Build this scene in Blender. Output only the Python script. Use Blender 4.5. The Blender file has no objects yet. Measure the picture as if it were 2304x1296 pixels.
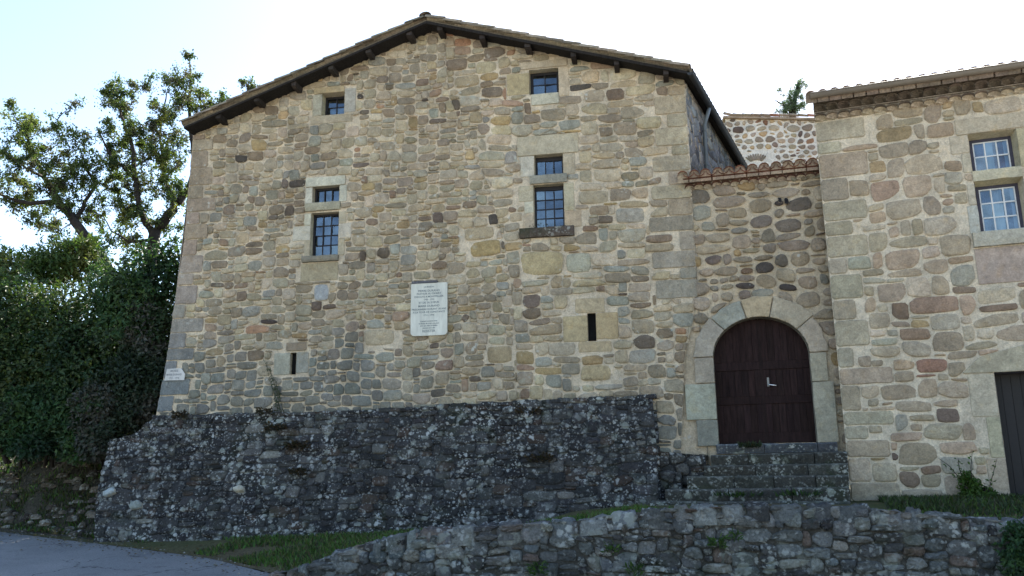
import bpy, math, random
import numpy as np
from mathutils import Vector as V3, Matrix, noise
from mathutils.geometry import tessellate_polygon
from math import sin, cos, radians as R, pi

S = bpy.context.scene
COL = S.collection
# ------------------------------------------------------------------ camera
FPX, PITCH, ROLL = 1900.0, R(12.2), 0.015
CAM = V3((0, 0, 1.6))
cf = V3((0, cos(PITCH), sin(PITCH)))
_r0, _u0 = V3((1, 0, 0)), V3((0, -sin(PITCH), cos(PITCH)))
cr = _r0 * cos(ROLL) - _u0 * sin(ROLL)
cu = _u0 * cos(ROLL) + _r0 * sin(ROLL)
cd = bpy.data.cameras.new("camera")
cam = bpy.data.objects.new("camera", cd)
COL.objects.link(cam)
cd.sensor_width = 36
cd.lens = FPX / 2304 * 36
cd.clip_end = 3000
cam.matrix_world = Matrix(((cr.x, cu.x, -cf.x, CAM.x), (cr.y, cu.y, -cf.y, CAM.y), (cr.z, cu.z, -cf.z, CAM.z), (0, 0, 0, 1)))
S.camera = cam
# ------------------------------------------------------------------ light
SUN_AZ, SUN_EL = R(24), R(43.5)          # azimuth clockwise from +Y (behind the houses, to the right)
w = bpy.data.worlds.new("World")
S.world = w
w.use_nodes = True
wn = w.node_tree.nodes
sky = wn.new("ShaderNodeTexSky")
sky.sky_type = 'NISHITA'
sky.sun_disc = False
sky.sun_elevation = SUN_EL
sky.sun_rotation = SUN_AZ
sky.dust_density = 0.8
sky.air_density = 1.0
sky.ozone_density = 1.0
w.node_tree.links.new(sky.outputs[0], wn["Background"].inputs[0])
wn["Background"].inputs[1].default_value = 0.10
ld = bpy.data.lights.new("sun", 'SUN')
ld.energy = 5.0
ld.angle = R(0.5)
ld.color = (1.0, 0.94, 0.84)
sun = bpy.data.objects.new("sun", ld)
COL.objects.link(sun)
sdir = V3((sin(SUN_AZ) * cos(SUN_EL), cos(SUN_AZ) * cos(SUN_EL), sin(SUN_EL)))
sun.rotation_euler = sdir.to_track_quat('Z', 'Y').to_euler()
sun.location = (20, 40, 40)
S.view_settings.view_transform = 'Standard'
S.view_settings.look = 'None'
S.view_settings.exposure = 1.88
S.render.engine = 'CYCLES'
S.cycles.max_bounces = 6
S.cycles.transparent_max_bounces = 8

# ------------------------------------------------------------------ helpers
def lin(c):
    c /= 255.0
    return c / 12.92 if c <= 0.04045 else ((c + 0.055) / 1.055) ** 2.4
KS = 0.78
def sc(r, g, b, k=(0.73, 0.80, 0.88)):
    """the colour a warm surface has in the photograph's shade -> albedo"""
    return tuple(min(0.82, lin(x) / q) for x, q in zip((r, g, b), k))
def sn(r, g, b):
    """same for the weathered grey stone near the ground"""
    return sc(r, g, b, (0.60, 0.63, 0.66))
def vary(c, rng, a=0.12):
    m = 1 + rng.uniform(-a, a)
    return tuple(max(0.004, x * m * (1 + rng.uniform(-0.03, 0.03))) for x in c)

class Frame:
    def __init__(s, O, yaw=0.0, U=None, Vv=None):
        s.O = V3(O)
        s.U = V3(U) if U is not None else V3((cos(yaw), -sin(yaw), 0))
        s.V = V3(Vv) if Vv is not None else V3((0, 0, 1))
        s.N = s.U.cross(s.V).normalized()
    def m(s, u, v, h=0.0):
        return s.O + s.U * u + s.V * v + s.N * h
    def px(s, x, y, off=0.0):
        d = cf + cr * ((x - 1152) / FPX) + cu * ((648 - y) / FPX)
        t = (s.N.dot(s.O - CAM) + off) / s.N.dot(d)
        q = CAM + d * t - s.O
        return (q.dot(s.U), q.dot(s.V))
    def pxs(s, pts, off=0.0):
        return [s.px(x, y, off) for x, y in pts]
def at(x, y, Y):
    d = cf + cr * ((x - 1152) / FPX) + cu * ((648 - y) / FPX)
    return CAM + d * (Y / d.y)

class MB:
    def __init__(s):
        s.v, s.f, s.c, s.sm, s.mi = [], [], [], [], []
    def add(s, vs, fs, col, smooth=False, mi=0):
        o = len(s.v)
        s.v += [tuple(p) for p in vs]
        if isinstance(col, list):
            s.c += col
        else:
            s.c += [col] * len(vs)
        for q in fs:
            s.f.append([i + o for i in q])
            s.sm.append(smooth)
            s.mi.append(mi)
    def quad(s, a, b, c, d, col, mi=0):
        s.add([a, b, c, d], [(0, 1, 2, 3)], col, False, mi)
    def box(s, fr, u0, u1, v0, v1, h0, h1, col, mi=0):
        P = [fr.m(u, v, h) for h in (h0, h1) for v in (v0, v1) for u in (u0, u1)]
        s.add(P, [(4, 5, 7, 6), (1, 0, 2, 3), (0, 4, 6, 2), (5, 1, 3, 7), (6, 7, 3, 2), (0, 1, 5, 4)], col, False, mi)
    def bar(s, a, b, wd, hg, up, col, mi=0):
        a, b = V3(a), V3(b)
        t = (b - a).normalized()
        sd = t.cross(V3(up)).normalized()
        n = sd.cross(t)
        P = [p + sd * (i * wd / 2) + n * (j * hg / 2) for p in (a, b) for j in (-1, 1) for i in (-1, 1)]
        s.add(P, [(0, 1, 3, 2), (4, 6, 7, 5), (0, 4, 5, 1), (2, 3, 7, 6), (0, 2, 6, 4), (1, 5, 7, 3)], col, False, mi)
    def tube(s, pts, rad, col, n=6, cap=True, mi=0, smooth=True):
        k = len(pts)
        vs, fs = [], []
        pts = [V3(p) for p in pts]
        ref = V3((0.31, 0.17, 0.93)).normalized()
        for i, p in enumerate(pts):
            t = (pts[min(k - 1, i + 1)] - pts[max(0, i - 1)])
            t = t.normalized() if t.length > 1e-9 else V3((0, 0, 1))
            r0 = ref if abs(t.dot(ref)) < 0.95 else V3((1, 0, 0))
            a = t.cross(r0).normalized()
            b = t.cross(a)
            r = rad[i] if isinstance(rad, (list, tuple)) else rad
            for j in range(n):
                an = 2 * pi * j / n
                vs.append(p + a * (r * cos(an)) + b * (r * sin(an)))
        for i in range(k - 1):
            for j in range(n):
                j2 = (j + 1) % n
                fs.append((i * n + j, i * n + j2, (i + 1) * n + j2, (i + 1) * n + j))
        if cap:
            fs.append(tuple(range(n))[::-1])
            fs.append(tuple((k - 1) * n + j for j in range(n)))
        s.add(vs, fs, col, smooth, mi)
    def build(s, name, mats, parent=None, root=None):
        me = bpy.data.meshes.new(name)
        off = V3(root.location) if root is not None else V3((0, 0, 0))
        vs = np.array(s.v, dtype=np.float64) - np.array(off)
        me.from_pydata(vs.tolist(), [], s.f)
        at_ = me.attributes.new("Col", 'FLOAT_COLOR', 'POINT')
        ca = np.ones((len(s.v), 4), dtype=np.float32)
        ca[:] = np.array([(*c, 1.0) if len(c) == 3 else c for c in s.c], dtype=np.float32)
        at_.data.foreach_set("color", ca.ravel())
        me.polygons.foreach_set("use_smooth", s.sm)
        if not isinstance(mats, (list, tuple)):
            mats = [mats]
        for m_ in mats:
            me.materials.append(m_)
        me.polygons.foreach_set("material_index", s.mi)
        me.update()
        o = bpy.data.objects.new(name, me)
        COL.objects.link(o)
        if parent is not None:
            o.parent = parent
        return o
def thing(name, label, cat, loc, group=None):
    o = bpy.data.objects.new(name, None)
    o.empty_display_size = 0.3
    COL.objects.link(o)
    o.location = loc
    return tag(o, label, cat, group)
def tag(o, label=None, cat=None, group=None, kind=None):
    for k, v in (("label", label), ("category", cat), ("group", group), ("kind", kind)):
        if v:
            o[k] = v
    return o
def recenter(o, loc):
    """move a single-mesh thing's origin to its base"""
    o.data.transform(Matrix.Translation(-V3(loc)))
    o.location = loc
    return o

# ------------------------------------------------------------------ materials
class N:
    def __init__(s, name, rough=0.9, spec=0.25):
        s.m = bpy.data.materials.new(name)
        s.m.use_nodes = True
        s.t = s.m.node_tree
        s.b = s.t.nodes["Principled BSDF"]
        s.b.inputs["Roughness"].default_value = rough
        s.b.inputs["Specular IOR Level"].default_value = spec
        s.tc = s.t.nodes.new("ShaderNodeTexCoord")
    def L(s, a, b):
        s.t.links.new(a, b)
    def new(s, ty):
        return s.t.nodes.new(ty)
    def noise(s, scale, detail=4, rough=0.55, vec=None, dist=0.0):
        n = s.new("ShaderNodeTexNoise")
        n.inputs["Scale"].default_value = scale
        n.inputs["Detail"].default_value = detail
        n.inputs["Roughness"].default_value = rough
        n.inputs["Distortion"].default_value = dist
        s.L(vec or s.tc.outputs["Object"], n.inputs["Vector"])
        return n.outputs["Fac"]
    def map(s, sx, sy, sz):
        n = s.new("ShaderNodeMapping")
        n.inputs["Scale"].default_value = (sx, sy, sz)
        s.L(s.tc.outputs["Object"], n.inputs["Vector"])
        return n.outputs[0]
    def voro(s, scale, rnd=1.0, vec=None, out="Distance"):
        n = s.new("ShaderNodeTexVoronoi")
        n.inputs["Scale"].default_value = scale
        n.inputs["Randomness"].default_value = rnd
        s.L(vec or s.tc.outputs["Object"], n.inputs["Vector"])
        return n.outputs[out]
    def mr(s, x, a, b, c=0.0, d=1.0):
        n = s.new("ShaderNodeMapRange")
        n.inputs[1].default_value, n.inputs[2].default_value = a, b
        n.inputs[3].default_value, n.inputs[4].default_value = c, d
        s.L(x, n.inputs[0])
        return n.outputs[0]
    def math(s, op, a, b):
        n = s.new("ShaderNodeMath")
        n.operation = op
        for i, x in enumerate((a, b)):
            if isinstance(x, (int, float)):
                n.inputs[i].default_value = x
            else:
                s.L(x, n.inputs[i])
        return n.outputs[0]
    def mix(s, fac, a, b, mode='MIX'):
        n = s.new("ShaderNodeMix")
        n.data_type = 'RGBA'
        n.blend_type = mode
        for i, x in ((0, fac), (6, a), (7, b)):
            if isinstance(x, (int, float)):
                n.inputs[i].default_value = x
            elif isinstance(x, tuple):
                n.inputs[i].default_value = (*x, 1)
            else:
                s.L(x, n.inputs[i])
        return n.outputs[2]
    def mul(s, col, fac):
        """multiply a colour by a scalar"""
        n = s.new("ShaderNodeVectorMath")
        n.operation = 'SCALE'
        s.L(col, n.inputs[0])
        s.L(fac, n.inputs["Scale"])
        return n.outputs[0]
    def attr(s):
        n = s.new("ShaderNodeAttribute")
        n.attribute_name = "Col"
        s.alpha = n.outputs["Alpha"]
        return n.outputs["Color"]
    def bump(s, h, strength=0.5, dist=0.02):
        n = s.new("ShaderNodeBump")
        n.inputs["Strength"].default_value = strength
        n.inputs["Distance"].default_value = dist
        s.L(h, n.inputs["Height"])
        s.L(n.outputs[0], s.b.inputs["Normal"])
    def out(s, col):
        if isinstance(col, tuple):
            s.b.inputs["Base Color"].default_value = (*col, 1)
        else:
            s.L(col, s.b.inputs["Base Color"])
        return s.m

def stone_mat(name, lichen=0.0, stain=0.4, grit=1.0, lcol=(0.42, 0.42, 0.38), dark=(0.03, 0.031, 0.03), lsize=9.0, moss=0.0, mort=None, wob=0.30, streak=0.0):
    n = N(name, 0.92, 0.15)
    c = n.attr()
    c = n.mul(c, n.mr(n.noise(2.3, 3), 0.3, 0.7, 0.86, 1.14))
    c = n.mul(c, n.mr(n.noise(8.5, 5, 0.65, dist=0.7), 0.28, 0.72, 0.76, 1.2))
    c = n.mul(c, n.mr(n.noise(34, 6, 0.65), 0.28, 0.72, 1 - 0.26 * grit, 1 + 0.26 * grit))
    c = n.mul(c, n.mr(n.noise(110, 3, 0.6), 0.3, 0.7, 1 - 0.1 * grit, 1 + 0.1 * grit))
    al = n.alpha
    # rusty and grey blotches inside a stone
    c = n.mix(n.mr(n.noise(5.5, 4, 0.6, dist=0.6), 0.56, 0.72, 0, 0.45), c, n.mix(1.0, c, (1.12, 0.98, 0.76), 'MULTIPLY'))
    c = n.mix(n.mr(n.noise(4.1, 4, 0.6, vec=n.map(1, 1, 1.3), dist=0.4), 0.55, 0.75, 0, 0.4), c, n.mix(1.0, c, (0.82, 0.92, 0.98), 'MULTIPLY'))
    c = n.mix(n.mr(n.noise(9, 5, 0.62, dist=0.8), 0.6, 0.74, 0, stain), c, dark)
    if mort:         # pointing smeared irregularly over the edges of the stones
        e = n.math('ADD', al, n.math('ADD', n.mr(n.noise(7.5, 4, 0.65), 0.25, 0.75, -wob, wob), n.mr(n.noise(28, 3, 0.6), 0.25, 0.75, -0.12, 0.12)))
        mc = n.mul(n.mix(n.mr(n.noise(1.1, 4), 0.35, 0.65), mort, tuple(x * .82 for x in mort)), n.mr(n.noise(40, 5, 0.7), 0.3, 0.7, 0.84, 1.16))
        c = n.mix(n.mr(e, 0.06, 0.26, 0, 1), mc, c)
    if streak:       # rain streaks and damp patches down the face
        c = n.mul(c, n.mr(n.math('ADD', n.noise(1.0, 5, 0.62, vec=n.map(1.7, 1.7, 0.22)), n.math('MULTIPLY', n.noise(0.5, 4), 0.5)), 0.55, 0.95, 1 + streak * .5, 1 - streak))
    if moss:
        c = n.mix(n.mr(n.noise(1.6, 5, 0.6, dist=0.5), 0.56, 0.72, 0, moss), c, (0.028, 0.04, 0.016))
    if lichen:
        big = n.noise(1.3, 4, 0.6)
        for sc_, th, col_, k in ((lsize, 0.33, lcol, 0.9), (lsize * 2.1, 0.34, tuple(x * 0.85 for x in lcol), 0.8), (lsize * 0.5, 0.30, (lcol[0] * 0.75, lcol[1] * 0.78, lcol[2] * 0.72), 0.7)):
            wob = n.noise(sc_ * 3.1, 4, 0.6)
            d = n.math('ADD', n.voro(sc_), n.mr(wob, 0.25, 0.75, -0.18, 0.18))
            spot = n.mr(d, th - 0.05, th + 0.05, 1, 0)
            mask = n.mr(n.noise(sc_ * 0.37, 3, 0.6), 0.62 - 0.3 * lichen, 0.72 - 0.3 * lichen, 0, 1)
            mask = n.math('MULTIPLY', mask, n.mr(big, 0.36, 0.6, 0.12, 1.0))
            c = n.mix(n.math('MULTIPLY', n.math('MULTIPLY', spot, mask), k), c, col_)
    h = n.math('ADD', n.noise(16, 6, 0.65), n.math('MULTIPLY', n.noise(70, 4, 0.6), 0.35))
    n.bump(h, 0.7 * grit, 0.03)
    return n.out(c)
M_house = stone_mat("house_rubble_stone", lichen=0.12, stain=0.5, lcol=(0.5, 0.5, 0.44), mort=sc(167, 162, 148), streak=.22)
M_gate = stone_mat("gate_wall_stone", lichen=0.05, stain=0.55, mort=sc(164, 158, 142), streak=.2)
M_annex = stone_mat("annex_stone", lichen=0.0, stain=0.32, mort=sc(175, 171, 157), wob=.12, streak=.12)
M_rear = stone_mat("rear_house_stone", stain=0.2)
M_butt = stone_mat("buttress_stone", lichen=0.58, stain=0.8, grit=1.5, lcol=(0.46, 0.47, 0.44), lsize=9.0, moss=0.5)
M_dry = stone_mat("dry_wall_stone", lichen=0.62, stain=0.6, grit=1.4, lcol=(0.42, 0.43, 0.40), lsize=6.5, moss=0.7)
M_step = stone_mat("step_stone", lichen=0.55, stain=0.6, grit=1.3, lcol=(0.36, 0.37, 0.33), lsize=9.5, moss=0.8)
M_dressed = stone_mat("dressed_sandstone", lichen=0.0, stain=0.3, grit=0.8, mort=sc(154, 152, 140))

def simple(name, col=None, rough=0.8, spec=0.3, n1=(6, 0.75, 1.25), n2=(60, 0.85, 1.15), bump=0.3, stretch=None, metal=0.0):
    n = N(name, rough, spec)
    c = n.attr()
    v = n.map(*stretch) if stretch else None
    c = n.mul(c, n.mr(n.noise(n1[0], 4, 0.6, vec=v), 0.3, 0.7, n1[1], n1[2]))
    c = n.mul(c, n.mr(n.noise(n2[0], 4, 0.6, vec=v), 0.3, 0.7, n2[1], n2[2]))
    if bump:
        n.bump(n.noise(n2[0], 5, 0.6, vec=v), bump, 0.01)
    n.b.inputs["Metallic"].default_value = metal
    return n.out(c)
M_wood = simple("weathered_dark_wood", rough=0.8, spec=0.12, n1=(9, 0.6, 1.4), n2=(70, 0.8, 1.2), stretch=(3, 3, 0.35))
M_tile = simple("old_clay_tile", rough=0.9, spec=0.2, n1=(3.5, 0.7, 1.3), n2=(28, 0.7, 1.3), bump=0.5)
M_zinc = simple("weathered_zinc", rough=0.55, spec=0.5, n1=(4, 0.85, 1.15), n2=(50, 0.93, 1.07), bump=0.1)
M_paint = simple("painted_joinery", rough=0.6, n1=(9, 0.9, 1.1), n2=(60, 0.92, 1.08), bump=0.1)
M_plaque = simple("marble_slab", rough=0.6, n1=(6, 0.8, 1.06), n2=(26, 0.9, 1.06), bump=0.15, stretch=(1, 1, 0.25))
M_cloth = simple("net_curtain", rough=0.95, n1=(9, 0.95, 1.05), n2=(80, 0.95, 1.05), bump=0)
M_bark = simple("bark", rough=0.95, n1=(7, 0.6, 1.3), n2=(45, 0.7, 1.3), bump=0.7, stretch=(1, 1, 0.3))
M_ink = simple("engraved_letters", rough=0.8, n1=(20, 0.9, 1.1), n2=(60, 0.95, 1.05), bump=0)
M_metal = simple("worn_steel", rough=0.35, spec=0.6, metal=0.9, n1=(20, 0.9, 1.1), n2=(60, 0.95, 1.05), bump=0)

def leaf_mat(name, trans=0.45):
    n = N(name, 0.55, 0.35)
    c = n.mul(n.attr(), n.mr(n.noise(14, 3), 0.3, 0.7, 0.8, 1.2))
    n.out(c)
    t = n.new("ShaderNodeBsdfTranslucent")
    n.L(n.mix(1.0, c, (1.3, 1.35, 0.65), 'MULTIPLY'), t.inputs["Color"])
    mx = n.new("ShaderNodeMixShader")
    mx.inputs[0].default_value = trans
    n.L(n.b.outputs[0], mx.inputs[1])
    n.L(t.outputs[0], mx.inputs[2])
    n.L(mx.outputs[0], n.t.nodes["Material Output"].inputs["Surface"])
    return n.m
M_leaf = leaf_mat("leaves", 0.42)
M_bush = leaf_mat("shrub_leaves", 0.3)
M_grass = leaf_mat("grass_blades", 0.35)
def glass_mat(ior=1.6):
    n = N("window_glass")
    tr = n.new("ShaderNodeBsdfTransparent")
    tr.inputs["Color"].default_value = (0.55, 0.66, 0.72, 1)
    gl = n.new("ShaderNodeBsdfGlossy")
    gl.inputs["Roughness"].default_value = 0.03
    gl.inputs["Color"].default_value = (0.78, 0.9, 1, 1)
    fr = n.new("ShaderNodeFresnel")
    fr.inputs["IOR"].default_value = ior
    bp = n.new("ShaderNodeBump")
    bp.inputs["Strength"].default_value = 0.05
    bp.inputs["Distance"].default_value = 0.05
    n.L(n.noise(2.5, 2), bp.inputs["Height"])
    n.L(bp.outputs[0], gl.inputs["Normal"])
    mx = n.new("ShaderNodeMixShader")
    n.L(n.math('MINIMUM', n.math('MULTIPLY', n.math('MULTIPLY', fr.outputs[0], 2.6), n.mr(n.noise(5, 4, 0.6), 0.3, 0.7, 0.75, 1.3)), 1.0), mx.inputs[0])
    n.L(tr.outputs[0], mx.inputs[1])
    n.L(gl.outputs[0], mx.inputs[2])
    n.L(mx.outputs[0], n.t.nodes["Material Output"].inputs["Surface"])
    return n.m
M_glass = glass_mat()

def ground_mat():
    n = N("dry_ground", 0.95, 0.1)
    c = n.mix(n.mr(n.noise(0.35, 4), 0.35, 0.65), (0.12, 0.095, 0.06), (0.075, 0.085, 0.035))
    sx = n.new("ShaderNodeSeparateXYZ")
    n.L(n.tc.outputs["Object"], sx.inputs[0])
    c = n.mix(n.mr(n.math('ADD', sx.outputs[1], n.mr(n.noise(0.4, 3), 0.3, 0.7, -1.5, 1.5)), 5.0, 8.5, 1, 0), c, (0.36, 0.32, 0.26))   # unseen paler ground on the camera's side, added to bounce sunlight onto the walls
    c = n.mul(c, n.mr(n.noise(18, 6, 0.7), 0.3, 0.7, 0.6, 1.4))
    n.bump(n.noise(12, 6, 0.7), 0.8, 0.05)
    return n.out(c)
M_ground = ground_mat()
def bank_mat():
    n = N("dry_bank_earth", 0.95, 0.1)
    c = n.mix(n.mr(n.noise(1.8, 5, 0.6), 0.35, 0.65), (0.05, 0.045, 0.034), (0.085, 0.078, 0.062))
    c = n.mix(n.mr(n.noise(2.7, 5, 0.65), 0.55, 0.66, 0, 0.8), c, (0.028, 0.034, 0.014))
    sp = n.mr(n.math('ADD', n.voro(7), n.mr(n.noise(22, 3), 0.3, 0.7, -0.12, 0.12)), 0.22, 0.3, 1, 0)
    c = n.mix(n.math('MULTIPLY', sp, n.mr(n.noise(1.1, 3), 0.45, 0.6, 0.0, 0.6)), c, (0.15, 0.145, 0.125))
    c = n.mul(c, n.mr(n.noise(26, 6, 0.7), 0.3, 0.7, 0.6, 1.4))
    n.bump(n.noise(9, 7, 0.7), 1.0, 0.08)
    return n.out(c)
M_bank = bank_mat()
def road_mat():
    n = N("worn_asphalt", 0.85, 0.3)
    c = n.mix(n.mr(n.noise(0.7, 4, 0.6), 0.35, 0.65), (0.185, 0.188, 0.188), (0.225, 0.227, 0.223))
    c = n.mix(n.mr(n.noise(2.4, 5, 0.6, dist=0.5), 0.58, 0.68, 0, 0.35), c, (0.11, 0.112, 0.115))
    cr_ = n.new("ShaderNodeTexVoronoi")
    cr_.feature = 'DISTANCE_TO_EDGE'
    cr_.inputs["Scale"].default_value = 0.55
    wv = n.new("ShaderNodeVectorMath")
    wv.operation = 'ADD'
    nn = n.new("ShaderNodeTexNoise")
    nn.inputs["Scale"].default_value = 2.2
    nn.inputs["Detail"].default_value = 5
    n.L(n.tc.outputs["Object"], nn.inputs["Vector"])
    n.L(n.tc.outputs["Object"], wv.inputs[0])
    n.L(nn.outputs["Color"], wv.inputs[1])
    n.L(wv.outputs[0], cr_.inputs["Vector"])
    c = n.mix(n.math('MULTIPLY', n.mr(cr_.outputs["Distance"], 0.004, 0.014, 1, 0), n.mr(n.noise(0.6, 2), 0.45, 0.55, 0, .75)), c, (0.035, 0.035, 0.035))
    v = n.voro(85, out="Color")
    c = n.mul(c, n.mr(v, 0, 1, 0.72, 1.28))
    c = n.mul(c, n.mr(n.noise(40, 5, 0.7), 0.3, 0.7, 0.85, 1.15))
    n.bump(n.noise(90, 4, 0.7), 0.5, 0.01)
    return n.out(c)
M_road = road_mat()

# ------------------------------------------------------------------ masonry generator
def clip_half(P, a, b, c):
    """keep a*x+b*y<=c"""
    out = []
    n = len(P)
    for i in range(n):
        p, q = P[i], P[(i + 1) % n]
        dp, dq = a * p[0] + b * p[1] - c, a * q[0] + b * q[1] - c
        if dp <= 0:
            out.append(p)
        if (dp < 0 < dq) or (dq < 0 < dp):
            t = dp / (dp - dq)
            out.append((p[0] + (q[0] - p[0]) * t, p[1] + (q[1] - p[1]) * t))
    return out
def area(P):
    return 0.5 * sum(P[i][0] * P[(i + 1) % len(P)][1] - P[(i + 1) % len(P)][0] * P[i][1] for i in range(len(P)))
def ccw(P):
    return list(P) if area(P) > 0 else list(P)[::-1]
def inside(P, x, y):
    r = False
    n = len(P)
    for i in range(n):
        (x0, y0), (x1, y1) = P[i], P[(i + 1) % n]
        if (y0 > y) != (y1 > y) and x < (x1 - x0) * (y - y0) / (y1 - y0) + x0:
            r = not r
    return r
def rubble(outline, excl, row_h, asp, gap, rng, sx=0.72, wave=0.05, split=0.12):
    outline = ccw(outline)
    excl = [ccw(e) for e in excl]
    us = [p[0] for p in outline]
    vs = [p[1] for p in outline]
    seeds = []
    v = min(vs) - 0.1
    ph = rng.uniform(0, 6)
    while v < max(vs) + 0.1:
        hfun = row_h(v) if callable(row_h) else row_h
        h = rng.uniform(*hfun)
        u = min(us) - rng.uniform(0, 0.4)
        while u < max(us) + 0.2:
            wd = h * rng.uniform(*asp)
            if rng.random() < 0.1:
                wd *= 1.45
            cu_, cv_ = u + wd / 2, v + h / 2 + wave * (sin(u * 1.3 + ph + v) + 0.6 * sin(u * 3.1 + v * 2)) + rng.uniform(-0.22, 0.22) * h
            if rng.random() < split:
                seeds.append((cu_ + rng.uniform(-.1, .1) * wd, cv_ - h * 0.26, 0.30 * h))
                seeds.append((cu_ + rng.uniform(-.1, .1) * wd, cv_ + h * 0.26, 0.30 * h))
            else:
                seeds.append((cu_, cv_, 0.42 * math.sqrt(h * wd * sx)))
            u += wd
        v += h
    G = {}
    cs = 0.4
    for i, q in enumerate(seeds):
        G.setdefault((int(q[0] * sx // cs), int(q[1] // cs)), []).append(i)
    bb = [(min(p[0] for p in e), max(p[0] for p in e), min(p[1] for p in e), max(p[1] for p in e)) for e in excl]
    out = []
    for i, (su, sv, sr) in enumerate(seeds):
        if any(b[0] < su < b[1] and b[2] < sv < b[3] and inside(e, su, sv) for e, b in zip(excl, bb)):
            continue
        x, y = su * sx, sv
        gx, gy = int(x // cs), int(y // cs)
        nb = []
        for dx in (-2, -1, 0, 1, 2):
            for dy in (-2, -1, 0, 1, 2):
                for j in G.get((gx + dx, gy + dy), ()):
                    if j != i:
                        X, Y = seeds[j][0] * sx - x, seeds[j][1] - y
                        nb.append((X * X + Y * Y, X, Y, seeds[j][2]))
        nb.sort()
        P = [(-.6, -.6), (.6, -.6), (.6, .6), (-.6, .6)]
        g = rng.uniform(*gap) / 2
        for d2, X, Y, rj in nb:
            if d2 < 1e-6:
                continue
            mr_ = max(p[0] ** 2 + p[1] ** 2 for p in P)
            if d2 > 4.5 * mr_ + 0.05:
                break
            d = math.sqrt(d2)
            P = clip_half(P, X / d, Y / d, (d2 + sr * sr - rj * rj) / (2 * d) - g)
            if len(P) < 3:
                break
        if len(P) < 3:
            continue
        P = [((p[0] + x) / sx, p[1] + y) for p in P]
        pu0, pu1 = min(p[0] for p in P), max(p[0] for p in P)
        pv0, pv1 = min(p[1] for p in P), max(p[1] for p in P)
        for e, b in zip(excl, bb):
            if pu1 < b[0] or pu0 > b[1] or pv1 < b[2] or pv0 > b[3]:
                continue
            best = None
            for k in range(len(e)):
                (x0, y0), (x1, y1) = e[k], e[(k + 1) % len(e)]
                L_ = math.hypot(x1 - x0, y1 - y0)
                a_, b_ = (y1 - y0) / L_, -(x1 - x0) / L_
                dd = a_ * (su - x0) + b_ * (sv - y0)
                if best is None or dd > best[0]:
                    best = (dd, a_, b_, a_ * x0 + b_ * y0)
            P = clip_half(P, -best[1], -best[2], -best[3] - 0.012)
            if len(P) < 3:
                break
        if len(P) < 3:
            continue
        if not all(inside(outline, *p) for p in P):
            sub = list(outline)
            Q = ccw(P)
            for k in range(len(Q)):
                (x0, y0), (x1, y1) = Q[k], Q[(k + 1) % len(Q)]
                sub = clip_half(sub, (y1 - y0), -(x1 - x0), (y1 - y0) * x0 - (x1 - x0) * y0)
                if len(sub) < 3:
                    break
            P = sub
            if len(P) < 3:
                continue
        P = ccw(P)
        if area(P) < 0.0035:
            continue
        out.append(P)
    return out
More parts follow.
